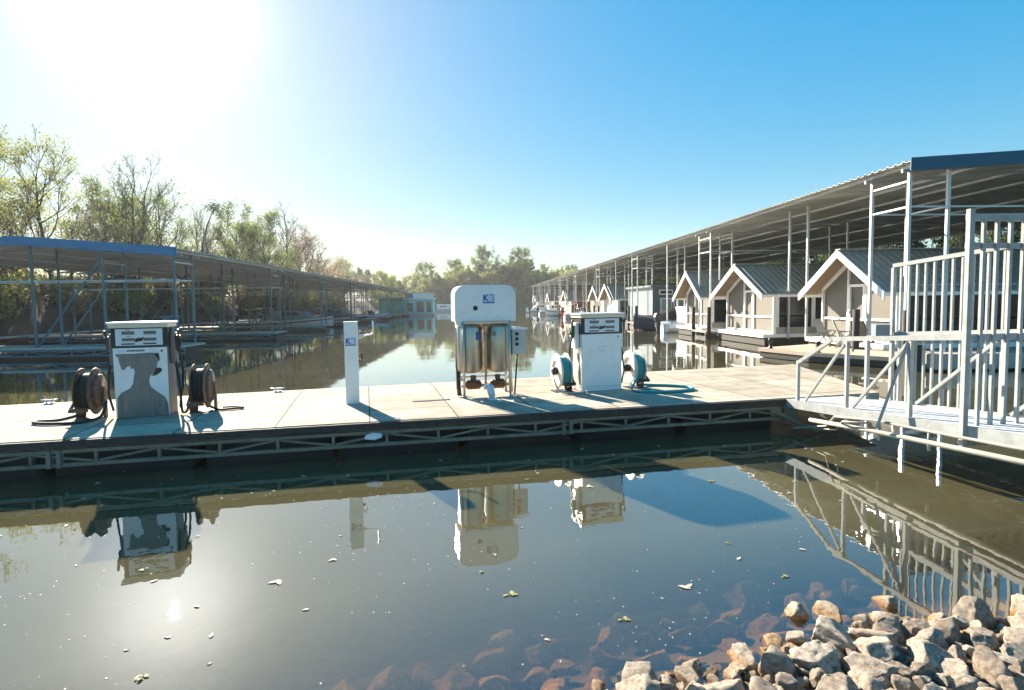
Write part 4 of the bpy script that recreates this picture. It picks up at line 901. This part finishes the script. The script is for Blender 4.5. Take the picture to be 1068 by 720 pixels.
houseboat('houseboat', 'long low white houseboat across the far end of the channel', -11.5, 0.0, 158, 162, .7, 1.9, mat('white_far_hull', (.55, .66, .72), .4), [(-10.8, -8.6, 1.2, 1.7, M_DARKSCR), (-7.8, -5.6, 1.2, 1.7, M_DARKSCR), (-4.8, -2.6, 1.2, 1.7, M_DARKSCR)], M_HULL)

# ------------------------------------------------------------------ boats
def boat(label, loc, rz, L=6.5, B=2.3, hull=M_HULL, stripe=M_STRIPE, top=None, cabin_m=None, outboard=True, cover=None, cowl=M_BLACK):
    """bow towards local +x"""
    t = thing('motor_boat', label, 'boat', loc, rz, 'boats moored in the slips')
    n = 12; vs = []; fs = []; H = .95
    st = []
    for i in range(n+1):
        u = i/n; x = -L/2+L*u; hb = B/2*(1-max(0, (u-.45)/.55)**2.3)*(.93+.07*min(1, u*4)); sh = .62+.45*u**2
        keel = -.22+.55*max(0, (u-.6)/.4)**2.2
        st.append([(x, hb, sh), (x, hb*1.02, sh-.12), (x, hb*.82, .12), (x, 0, keel), (x, -hb*.82, .12), (x, -hb*1.02, sh-.12), (x, -hb, sh)])
    for s_ in st: vs += s_
    for i in range(n):
        for j in range(6): fs.append((i*7+j, i*7+j+1, (i+1)*7+j+1, (i+1)*7+j))
    fs.append(tuple(range(7)))
    for i in range(n): fs.append((i*7+6, i*7, (i+1)*7, (i+1)*7+6)) if (i < 1 or i > n*.55) else None
    # cockpit floor
    for i in range(1, int(n*.55)+1): pass
    mb = MB(); mb.add(vs, fs, True)
    fl = [(x[0][0], x[0][1]*.86, .3) for x in st[:int(n*.55)+2]]; m_ = len(fl)
    mb.add(fl+[(a, -b, c) for a, b, c in fl], [(i, i+1, m_+i+1, m_+i) for i in range(m_-1)])
    mb.build('hull', hull, t, fix=False)
    sv = []; k = 0
    for s_ in st:
        for sy in (1, -1): sv += [(s_[0][0], sy*(s_[0][1]*1.025+.012), s_[0][2]-.16), (s_[0][0], sy*(s_[0][1]*1.0+.012), s_[0][2]-.30)]
    sf = []
    for i in range(n):
        for sd in (0, 2): sf.append((i*4+sd, i*4+sd+1, (i+1)*4+sd+1, (i+1)*4+sd))
    MB().add(sv, sf).build('stripe', stripe, t)
    ws = MB(); bx = L*.06
    ws.add([(bx, .8, .8), (bx+.5, .35, .85), (bx+.5, -.35, .85), (bx, -.8, .8), (bx-.35, .78, 1.3), (bx+.1, .33, 1.35), (bx+.1, -.33, 1.35), (bx-.35, -.78, 1.3)], [(0, 1, 5, 4), (1, 2, 6, 5), (2, 3, 7, 6)]); ws.build('windshield', M_SMOKE, t)
    se = MB()
    for sy in (-1, 1): se.b2((-.6, sy*.55-.25, .3), (-.1, sy*.55+.25, .62)); se.b2((-.68, sy*.55-.25, .3), (-.6, sy*.55+.25, 1.0))
    se.b2((-L/2+.25, -.85, .3), (-L/2+.75, .85, .7)); se.build('seat', M_HULLBLUE if not cover else M_BLACK, t)
    if top:
        tp = MB(); tp.prism([(-L*.36, 1.82), (-L*.2, 1.94), (L*.08, 1.90), (L*.09, 1.84), (-L*.2, 1.86), (-L*.36, 1.76)], -.95, .95); tp.build('canopy', top, t)
        fr = MB()
        for sy in (-1, 1):
            for a, b in ((-L*.34, -L*.15), (-L*.1, -L*.15), (L*.06, -L*.1)): fr.tube([(b, sy*.98, .75), (a, sy*.95, 1.85)], .018, 6)
        fr.tube([(-L*.15, -.97, 1.3), (-L*.15, .97, 1.3)], .018, 6); fr.tube([(-L*.34, -.96, 1.83), (-L*.34, .96, 1.83)], .018, 6); fr.build('canopy_frame', M_PIPE, t)
    if cabin_m:
        cb = MB(); cb.prism([(-L*.2, .62), (L*.26, .92), (L*.14, 1.55), (-L*.1, 1.75), (-L*.24, 1.70)], -.9, .9); cc = cb.build('cabin', cabin_m, t, bevel=.05)
        MB().prism([(-L*.14, 1.15), (L*.12, 1.22), (L*.09, 1.5), (-L*.12, 1.58)], -.915, .915).build('window', M_SMOKE, cc)
    if cover:
        cv = MB(); vs = []; fs = []
        for s_ in st:
            x, hb, sh = s_[0]; u = (x+L/2)/L
            for q in (-1.05, -.6, 0, .6, 1.05): vs.append((x, q*hb, sh+(.03 if abs(q) > 1 else (.75*math.exp(-((u-.45)/.22)**2)+.12)*(1-abs(q)*.55))))
        for i in range(n):
            for j in range(4): fs.append((i*5+j, i*5+j+1, (i+1)*5+j+1, (i+1)*5+j))
        cv.add(vs, fs, True); cv.build('cover', cover, t)
    if outboard:
        e = thing('x', None, None); bpy.data.objects.remove(e)
        ob = MB(); x = -L/2-.22
        ob.prism([(x-.28, .78), (x+.15, .72), (x+.18, 1.12), (x+.02, 1.34), (x-.22, 1.30), (x-.32, 1.05)], -.17, .17); o1 = ob.build('outboard', cowl, t, bevel=.05)
        MB().prism([(x-.10, -.3), (x+.08, -.3), (x+.12, .75), (x-.18, .75)], -.06, .06).build('leg', cowl, o1); MB().box((x-.05, 0, .05), (.45, .3, .03)).build('cavitation_plate', cowl, o1)
    return t
boat('white cruiser with maroon hull stripe under the left shed', (-18.3, 57.6, 0), R(-8), 8.0, 2.7, M_HULL, M_STRIPE, None, M_HULLBLUE, False)
boat('boat with a pale blue canvas canopy next to the white cruiser', (-17.8, 72.5, 0), R(0), 7.5, 2.6, M_NAVYST, M_HULL, M_HULLBLUE, M_HULLBLUE, True)
boat('small open pale blue boat left of the turquoise houseboat', (-15.8, 82.5, 0), R(-5), 6, 2.2, mat('blue_gelcoat', (.18, .38, .50), .3), M_HULL, M_HULL, None, True)
boat('white pontoon-like boat with canopy deep inside the left shed', (-21.5, 60.8, 0), R(-3), 7, 2.5, M_HULL, M_NAVYST, mat('tan_canvas', (.30, .27, .22), .8), None, True)
boat('boat under a black cover moored before the grey-blue houseboat', (14.0, 41.0, 0), R(182), 5.5, 2.2, M_NAVYST, M_BLACK, None, None, True, M_BLACK)
boat('white motor boat with dark outboard beside the third gabled cabin', (15.0, 38.0, 0), R(8), 5.5, 2.2, M_HULL, M_HULL, None, M_HULL, True)
boat('red and white boat before the brown houseboat', (13.6, 72.6, 0), R(10), 5.5, 2.2, M_HULL, M_RED, M_RED, None, True, None, M_RED)
boat('white boat with upswept bow far down the right shed', (13.5, 90.0, 0), R(186), 6, 2.2, M_HULL, M_NAVYST, M_HULL, None, True)
boat('white boat with black outboard near the far pale cabin', (13.2, 98.5, 0), R(4), 5.5, 2.2, M_HULL, M_BLACK, None, M_HULL, True)
boat('white boat with white canopy past the far pale cabin', (13.2, 111, 0), R(-6), 6, 2.2, M_HULL, M_NAVYST, M_HULL, None, True)
boat('last white boat near the far mouth of the right shed', (13.0, 121, 0), R(183), 6, 2.2, M_HULL, M_HULL, M_HULL, M_HULL, True)

def pedestal():
    t = thing('dock_pedestal', 'pale blue-white dock pedestal standing on the left bank walkway', 'pedestal', (-27.6, 33.2, .55))
    MB().lathe([(.26, 0), (.26, .1), (.20, .2), (.17, .5), (.19, .62), (.27, .68), (.27, .95), (.22, 1.05), (0, 1.08)], 20).build('body', mat('pale_blue_plastic', (.50, .62, .74), .4), t)
    MB().b2((-.12, -.29, .72), (.12, -.265, .9)).build('outlet_cover', M_BARE, t)
pedestal()
def elec():
    t = thing('electric_cabinet', 'dark blue electric cabinet at the channel end of the first left pier', 'cabinet', (-12.95, 24.7, .52))
    MB().b2((-.3, -.15, .15), (.3, .15, 1.2)).build('housing', M_NAVY, t, bevel=.02); MB().b2((-.34, -.2, 1.202), (.34, .2, 1.26)).build('lid', M_BLUEPOST, t)
    for sx in (-1, 1): MB().b2((sx*.22-.04, -.05, 0), (sx*.22+.04, .05, .149)).build('leg', M_BLUEPOST, t)
elec()

# ------------------------------------------------------------------ trees
def tree_meshes(seed, H, spread, leaf_n, leaf_s, base=.25, bare=.0, droop=0., dens=1., trunk_r=None, multi=1):
    rg = random.Random(seed); tb = MB(); lv = []; lf = []
    def rv(): 
        while True:
            v = Vector((rg.uniform(-1, 1), rg.uniform(-1, 1), rg.uniform(-1, 1)))
            if .01 < v.length < 1: return v
    def leaves(c, n, rad):
        for _ in range(n):
            p = c+rv()*rad; s = leaf_s*rg.uniform(.6, 1.3); a = rv().normalized(); b = a.cross(rv()).normalized()
            o = len(lv); lv.extend([p-a*s*.5, p+b*s*.32, p+a*s*.5, p-b*s*.32]); lf.append((o, o+1, o+2, o+3))
    def limb(p, d, L, r, depth):
        k = 5 if depth < 2 else 3; pts = [p]; q = p.copy(); dd = d.normalized()
        for i in range(k):
            dd = (dd+rv()*.22+Vector((0, 0, .10-droop*depth*.1))).normalized(); q = q+dd*(L/k); pts.append(q.copy())
        tb.tube(pts, [max(.012, r*(1-.75*i/k)) for i in range(k+1)], 5 if depth < 2 else 3)
        if depth >= 3 or (depth == 2 and L < .8):
            hf = (q.z/H)
            if rg.random() > bare*max(0, (hf-.55)*2.6): leaves(q, int(leaf_n*rg.uniform(.4, 1.5)), .28+.05*H*.55); 
            return
        m = (rg.randint(4, 6) if depth == 1 else rg.randint(3, 4)) if depth else 0
        for j in range(m):
            f = rg.uniform(.35, 1.0); idx = min(k-1, int(f*k)); pp = pts[idx].lerp(pts[idx+1], f*k-idx)
            nd = (dd*1.0+rv()*.95+Vector((0, 0, .15))).normalized()
            limb(pp, nd, L*rg.uniform(.42, .65), r*.5, depth+1)
        if depth == 2: leaves(q, leaf_n//2, .4)
    tr = trunk_r or H*.017
    for mt in range(multi):
        off = Vector((rg.uniform(-.4, .4), rg.uniform(-.4, .4), 0))*(multi > 1); lean = rv()*.12*(1+.8*(multi > 1)); pts = []
        n = 9
        for i in range(n+1):
            u = i/n; pts.append(off+Vector((lean.x*u*H+math.sin(u*5+seed)*.02*H, lean.y*u*H+math.cos(u*4+seed)*.02*H, u*H*.86)))
        pts[0].z = -.6
        tb.tube(pts, [tr*(1-.85*(i/n))+.015 for i in range(n+1)], 7)
        nl = int(15*dens/multi**.5)
        for j in range(nl):
            u = base+(1-base)*(j+rg.random())/nl; idx = min(n-1, int(u*n)); p = pts[idx].lerp(pts[idx+1], u*n-idx)
            an = j*2.4+rg.uniform(-.5, .5); el = .25+.75*u
            d = Vector((math.cos(an)*spread, math.sin(an)*spread, el))
            Ls = H*(.36*(1-.55*u)+.08)*spread
            limb(p, d, Ls, tr*.42*(1-.6*u)+.015, 1)
    return tb, lv, lf
PROTO = {}
def tree(kind, label, loc, rz=0., scale=1., group='trees beyond the boat sheds'):
    key = kind
    if key not in PROTO:
        seed, H, spread, leaf_n, ls, base, bare, lm, bm_, dens, multi = KINDS[kind]
        tb, lv, lf = tree_meshes(seed, H, spread, leaf_n, ls, base, bare, 0, dens, None, multi)
        t = thing(NAMES[kind], label, 'tree', loc, rz, group)
        tb.build('trunk', bm_, t, fix=False)
        if lf: MB().add(lv, lf).build('crown', lm, t, fix=False)
        PROTO[key] = t; t.scale = (scale,)*3
        return t
    c = dup(PROTO[key], loc, rz, label, scale); c['group'] = group
    return c
#        seed H spread leaf_n size base bare leafmat bark dens multi
KINDS = {'a': (3, 12, 1.0, 24, .19, .14, .5, M_LEAFY, M_BARK, 1.25, 1), 'b': (11, 12, .85, 15, .17, .2, .8, M_LEAFG, M_BARK, 1.1, 2),
         'c': (23, 11, .95, 32, .20, .12, .2, M_LEAFG, M_BARK, 1.25, 1), 'd': (31, 12, .6, 5, .15, .2, 1.2, M_LEAFP, M_BARKPALE, 1.2, 1),
         'e': (47, 10, .95, 22, .18, .08, .4, M_LEAFP, M_BARK, 1.3, 2), 'f': (57, 17, .95, 40, .34, .05, .15, M_LEAFG, M_BARK, 1.4, 1),
         'g': (63, 15, 1.05, 36, .34, .05, .2, M_LEAFY, M_BARKPALE, 1.4, 1), 'h': (71, 14, 1.05, 42, .36, .05, .1, M_LEAFD, M_BARK, 1.4, 1)}
NAMES = {'a': 'spring_tree', 'b': 'sparse_tree', 'c': 'leafy_tree', 'd': 'bare_tree', 'e': 'russet_tree', 'f': 'tall_tree', 'g': 'pale_tree', 'h': 'dark_tree', 'p': 'lone_pine'}
G1 = 'trees on the left bank'
def gz(x, y): return ground_z(x, y)-.1
for kind, x, y, rz, sc, lab in (
    ('a', -36.5, 41, 0, 1.0, 'tall yellow-green tree at the left edge of the photo'),
    ('a', -31.5, 44, 2.1, .86, 'broad yellow-green tree behind the blue roof peak'),
    ('b', -30.6, 51, .4, .98, 'sparse twin-stemmed tree with bare tops above the left shed'),
    ('c', -33.5, 54, 1.2, .80, 'dense green tree low behind the blue roof end'),
    ('b', -30.8, 60, 3.0, .92, 'thin dark tree just left of the flat-topped pine'),
    ('d', -29.8, 66, .7, .88, 'bare upright tree right of the flat-topped pine'),
    ('c', -29.0, 71, 2.2, 1.05, 'round leafy green tree in the middle of the left bank'),
    ('c', -29.2, 80, 4.0, 1.1, 'second round leafy tree, right of the tallest round one'),
    ('d', -29.0, 90, 2.0, 1.3, 'bare forked tree standing alone before the pale sky'),
    ('e', -29.5, 97, .0, 1.2, 'reddish budding tree beside the bare forked tree'),
    ('a', -43, 52, 3.3, 1.0, 'pale tree behind the broad yellow-green tree'),
    ('c', -40, 36, 1.0, .8, 'dark lower tree at the left edge under the tall tree'),
    ('b', -38, 66, 1.9, .9, 'sparse tree far back behind the flat-topped pine'),
    ('a', -34, 84, 5.1, .8, 'yellowish tree behind the round leafy trees'),
    ('e', -33, 108, 1.4, .85, 'low russet tree where the left shed roof ends'),
    ('e', -30, 118, 2.8, .85, 'russet brushy tree past the end of the left shed'),
    ('a', -30, 130, .9, .8, 'yellow-green tree past the end of the left shed'),
    ('c', -24, 150, .3, .95, 'green tree above the turquoise houseboat'),
    ('e', -36, 47, 3.0, .62, 'small russet tree under the broad yellow-green tree'), ('c', -35.5, 61, .3, .66, 'small green tree under the flat-topped pine'), ('e', -37, 57, 5.0, .7, 'small russet tree behind the dense green tree'), ('b', -34.5, 75, 2.7, .85, 'thin tree between the two round leafy trees'),
    ('c', -33.6, 33, 2.2, .66, 'small green tree behind the dock pedestal'), ('e', -35, 90, 1.1, .7, 'small russet tree behind the bare forked tree'), ('c', -36, 101, 3.5, .8, 'green tree beside the reddish budding tree'), ('e', -33, 140, 4.2, .9, 'brownish tree above the far left shed roof')):
    tree(kind, lab, (x, y, gz(x, y)), rz, sc, G1)
# flat-topped pine leaning over
def pine():
    x, y = -29.6, 63; t = thing('lone_pine', 'thin leaning pine with one small round tuft at its top', 'tree', (x, y, gz(x, y)), 0, G1)
    pts = [(0, 0, -.6), (0, 0, 4), (.3, 0, 7.5), (.9, 0, 9.6), (1.6, 0, 11.2)]
    MB().tube(pts, [.2, .17, .12, .08, .04], 7).tube([(.3, 0, 7.5), (1.2, .2, 8.1), (2.0, .3, 8.2)], [.06, .04, .02], 5).tube([(.1, 0, 5.5), (-.9, .2, 6.6), (-1.3, .1, 7.2)], [.06, .04, .02], 5).build('trunk', M_BARK, t, fix=False)
    rg = random.Random(5); mb = MB()
    for cx, cz, n, rd in ((1.7, 11.4, 420, .95), (2.0, 8.2, 120, .5), (-1.3, 7.2, 130, .55), (.7, 6.5, 90, .5)):
        for _ in range(n):
            v = Vector((rg.gauss(0, .5), rg.gauss(0, .5), rg.gauss(0, .3)))*rd+Vector((cx, 0, cz)); a = Vector((rg.uniform(-1, 1), rg.uniform(-1, 1), rg.uniform(-.6, 1))).normalized()*.13; b = a.cross(Vector((rg.uniform(-1, 1), .3, rg.uniform(-1, 1)))).normalized()*.05
            mb.add([v-a, v+b, v+a, v-b], [(0, 1, 2, 3)])
    mb.build('crown', M_LEAFD, t, fix=False)
pine()
G2 = 'trees on the far bank'
far = [('e', -34, 176), ('g', -29, 184), ('e', -25, 178), ('c', -21.5, 182), ('f', -17.5, 190), ('h', -13, 187), ('e', -10.5, 180), ('f', -7, 192), ('g', -3.5, 186), ('e', -1, 181), ('f', 2.5, 192), ('h', 6.5, 184), ('g', 10, 194), ('f', 13.5, 188), ('e', 16, 181), ('h', 18.5, 190), ('f', 23, 196), ('h', 28, 190), ('g', -24, 200), ('h', -30, 205), ('f', 33, 200), ('h', 40, 195), ('g', -15, 181), ('h', -19.5, 186), ('g', -5, 182), ('h', 0.5, 187), ('g', 4.5, 180), ('e', 8.5, 179), ('h', 12, 182), ('g', 20.5, 183), ('g', 26, 186), ('h', -26, 190), ('g', -8.5, 187), ('h', 15.5, 194), ('h', 9, 190), ('g', -33, 192), ('h', -37, 185)]
fl = {'e': 'low russet-brown tree in the far bank thicket', 'g': 'pale spring-green tree in the far bank thicket', 'c': 'light green conical tree in the far bank thicket', 'f': 'tall green tree rising over the far bank', 'h': 'dense dark tree on the far bank'}
for i, (k, x, y) in enumerate(far):
    sc = {'e': .95, 'g': .85, 'c': 1.0, 'f': .98, 'h': .82}[k]*rnd.uniform(.80, 1.0)*(.8 if x < -19 else 1)*(.62 if x > 18 else 1)
    tree(k, fl[k], (x, y, gz(x, y)), rnd.uniform(0, 6), sc, G2)
for i in range(20):  # tree row added to close off the sky and darken behind the right shed
    x, y = 35.5+(i*37 % 5)*.9, 17+i*6.2
    tree('h', 'added dark tree darkening the view behind the right boat shed', (x, y, gz(x, y)), rnd.uniform(0, 6), rnd.uniform(.48, .6), 'added trees darkening the view behind the right boat shed')
def bush_proto(seed, m):
    rg = random.Random(seed); mb = MB()
    lobes = [(rg.uniform(-1.1, 1.1), rg.uniform(-1, 1), rg.uniform(.4, 1.9), rg.uniform(.4, .8)) for _ in range(11)]
    for cx, cy, cz, r in lobes:
        for _ in range(150):
            v = Vector((rg.gauss(0, .5), rg.gauss(0, .5), rg.gauss(0, .5)))*r*1.2+Vector((cx, cy, cz)); v.z = max(.05, v.z)
            a = Vector((rg.uniform(-1, 1), rg.uniform(-1, 1), rg.uniform(-1, 1))).normalized()*rg.uniform(.07, .14); b = a.cross(Vector((rg.uniform(-1, 1), .3, rg.uniform(-1, 1)))).normalized()*.06
            mb.add([v-a, v+b, v+a, v-b], [(0, 1, 2, 3)])
    st = MB()
    for cx, cy, cz, r in lobes: st.tube([(cx*.2, cy*.2, -.3), (cx*.6, cy*.6, cz*.5), (cx, cy, cz)], [.04, .03, .012], 4)
    return mb, st
bp = []
for s, m in ((1, M_LEAFY), (2, M_LEAFP), (3, M_LEAFG)):
    crown, st = bush_proto(s, m); bp.append((crown, st, m))
BL = ['yellow-green shrub backlit on the left bank under the shed roof', 'russet shrub on the brown left bank slope', 'green shrub on the left bank behind the slips']
BN = ['spring_shrub', 'russet_shrub', 'green_shrub']; roots = {}
for i in range(96):
    k = (0, 1, 2, 1, 0, 1)[i % 6]; y = 26+i*1.1+rnd.uniform(-1, 1); x = -29.6-rnd.uniform(0, 6.0); loc = (x, y, gz(x, y)+.05); sc = rnd.uniform(.55, 1.25)
    if k not in roots:
        t = thing(BN[k], BL[k], 'shrub', loc, 0, 'shrubs on the left bank'); bp[k][0].build('crown', bp[k][2], t, fix=False); bp[k][1].build('stem', M_BARK, t, fix=False); t.scale = (sc,)*3; roots[k] = t
    else: dup(roots[k], loc, rnd.uniform(0, 6), None, sc)
for i in range(44):
    k = (2, 1, 0)[i % 3]; x = -34+i*1.8+rnd.uniform(-1, 1); y = 176+rnd.uniform(0, 5)+max(0, 12-x)*.35
    c = dup(roots[k], (x, y, gz(x, y)), rnd.uniform(0, 6), ['yellow-green shrub at the foot of the far bank trees', 'russet shrub at the foot of the far bank trees', 'green shrub at the foot of the far bank trees'][k], rnd.uniform(1.6, 3.2)); c['group'] = 'shrubs on the far bank'
for i in range(34):  # shrub row added below those trees to keep the shed's background dark
    y = 16+i*3.6; x = 33.2+rnd.uniform(-.6, 1.2)
    c = dup(roots[(2, 1, 2)[i % 3]], (x, y, gz(x, y)), rnd.uniform(0, 6), ['added green shrub darkening the view behind the right boat shed', 'added russet shrub darkening the view behind the right boat shed', 'added green shrub darkening the view behind the right boat shed'][i % 3], rnd.uniform(1.1, 1.6)); c['group'] = 'added shrubs darkening the view behind the right boat shed'

# ------------------------------------------------------------------ riprap rocks
def rock_mesh(seed):
    rg = random.Random(seed); bm = bmesh.new(); bmesh.ops.create_icosphere(bm, subdivisions=4, radius=1)
    planes = []
    for _ in range(9):
        n = Vector((rg.gauss(0, 1), rg.gauss(0, 1), rg.gauss(0, 1))).normalized(); planes.append((n, rg.uniform(.42, .80)))
    sc = Vector((rg.uniform(.85, 1.25), rg.uniform(.7, 1.05), rg.uniform(.55, .85))); off = Vector((seed*7.3, seed*3.1, 0))
    for v in bm.verts:
        p = v.co.copy()
        for n, d in planes:
            q = p.dot(n)
            if q > d: p -= n*(q-d)*.99
        d = mnoise.noise(p*1.6+off)*.08+mnoise.noise(p*4+off)*.06+mnoise.noise(p*9+off)*.045
        p += v.co*d; v.co = Vector((p.x*sc.x, p.y*sc.y, p.z*sc.z))
    me = bpy.data.meshes.new('rock'); bm.to_mesh(me); bm.free()
    for p in me.polygons: p.use_smooth = True
    me.materials.append(M_ROCK); return me
RM = [rock_mesh(s) for s in range(1, 15)]
CR = bpy.data.collections
def rock(x, y, z, r, rg, label, group, name='riprap_rock', k=None):
    o = bpy.data.objects.new(name, RM[rg.randrange(len(RM)) if k is None else k]); C.objects.link(o)
    o.location = (x, y, z); o.scale = (r*rg.uniform(.9, 1.15), r*rg.uniform(.9, 1.15), r*rg.uniform(.85, 1.15)); o.rotation_euler = (rg.uniform(-.5, .5), rg.uniform(-.5, .5), rg.uniform(0, 6.28))
    tag(o, label, 'rock', group); return o
def rocks():
    rg = random.Random(21); placed = []
    def ok(x, y, r, f=.62): return all((x-a)**2+(y-b)**2 > (f*(r+c))**2 for a, b, c in placed)
    GA = 'riprap rocks on the near shore'; n = 0
    for big in range(3):
        tries = 0
        while tries < (120, 900, 2200)[big]:
            tries += 1
            r = (rg.uniform(.115, .165), rg.uniform(.06, .105), rg.uniform(.035, .06))[big]
            x = rg.uniform(.55, 4.6); e = shore_y(x); y = e+rg.uniform(-1.1, .16)
            if y < 1.5 or not ok(x, y, r) or (x < .9 and y < e-.35 and big == 0): continue
            if big == 2 and n > 250: break
            if x > 1.04*y+.2: continue
            placed.append((x, y, r)); z = ground_z(x, y)+r*.22
            lab = ('large pale limestone block in the riprap heap', 'fist-to-football sized sunlit rock in the riprap heap', 'small stone wedged between the riprap blocks')[big]
            rock(x, y, z, r, rg, lab, GA+', '+('large', 'medium', 'small')[big]); n += 1
    sub = 0; tries = 0
    while tries < 900 and sub < 60:
        tries += 1; r = rg.uniform(.09, .18); x = rg.uniform(-1.2, 3.0); e = shore_y(x); dd = rg.uniform(.10, 1.0); y = e+dd
        if not ok(x, y, r, .8): continue
        placed.append((x, y, r)); top = -.02-.14*dd*rg.uniform(.6, 1.5); 
        if dd < .4 and rg.random() < .35: top = .05
        o = rock(x, y, top-r*.62, r, rg, 'brown rock lying under the shallow water' if top < 0 else 'rock just breaking the water surface before the riprap', 'sunken rocks off the shore' if top < 0 else 'rocks breaking the surface', 'sunken_rock'); sub += 1
rocks()

# ------------------------------------------------------------------ floating leaves
def debris():
    rg = random.Random(4); protos = []
    for s in range(5):
        mb = MB(); k = (1, 3, 5, 2, 1)[s]
        for j in range(k):
            cx, cy = (rg.uniform(-.05, .05)*(k > 1), rg.uniform(-.03, .03)*(k > 1)); a0 = rg.uniform(0, 6.28); L = rg.uniform(.025, .05); wd = L*.42
            ca, sa = math.cos(a0), math.sin(a0); zz = .003+j*.0012; pr = [(-L, 0, 0), (-L*.4, wd, .003), (L*.4, wd*.8, .004), (L, 0, .001), (L*.4, -wd*.8, .004), (-L*.4, -wd, .003)]
            pr = [(cx+x*ca-y*sa, cy+x*sa+y*ca, zz+z) for x, y, z in pr]; mb.add(pr+[(x, y, z-.002) for x, y, z in pr], [(0, 1, 2, 3, 4, 5), (11, 10, 9, 8, 7, 6)]+[(i, (i+1) % 6, 6+(i+1) % 6, 6+i) for i in range(6)])
        o = mb.build('floating_leaf', M_PAD if s in (1, 2) else M_PADP); protos.append(o)
    names = ['single pale dead leaf floating on the calm water', 'small cluster of yellow-green leaves floating on the water', 'larger raft of yellowish leaves floating on the water', 'pair of pale leaves floating on the water', 'lone curled leaf floating on the water']
    used = [0]*5
    for i in range(95):
        y = rg.uniform(3.2, 8.2); x = rg.uniform(-.9, .72)*y; s = rg.choices(range(5), (5, 2, 1, 2, 4))[0]
        if y < shore_y(x)+.5: continue
        if not used[s]: o = protos[s]; used[s] = 1
        else: o = protos[s].copy(); C.objects.link(o)
        o.location = (x, y, .001); o.rotation_euler.z = rg.uniform(0, 6); q = rg.uniform(.4, 1.15)*(.75 if s in (1, 2) else 1); o.scale = (q, q, 1); tag(o, names[s], 'leaf', 'leaves floating on the water')
    mb = MB()
    for i in range(900):
        y = rg.uniform(3.0, 8.0)**1.0; x = rg.uniform(-.95, .7)*y
        if y < shore_y(x)+.2 or mnoise.noise(Vector((x*.7, y*.7, 2)))+rg.uniform(-.4, .4) < -.05: continue
        a0 = rg.uniform(0, 6.28); q = rg.uniform(.003, .010); ca, sa = math.cos(a0)*q, math.sin(a0)*q
        mb.add([(x-ca, y-sa, .003), (x+sa*.6, y-ca*.6, .0035), (x+ca, y+sa, .003), (x-sa*.6, y+ca*.6, .0035)], [(0, 1, 2, 3)])
    tag(mb.build('floating_specks', M_PADP), kind='stuff')
    for s in range(5):
        if not used[s]: bpy.data.objects.remove(protos[s])
debris()
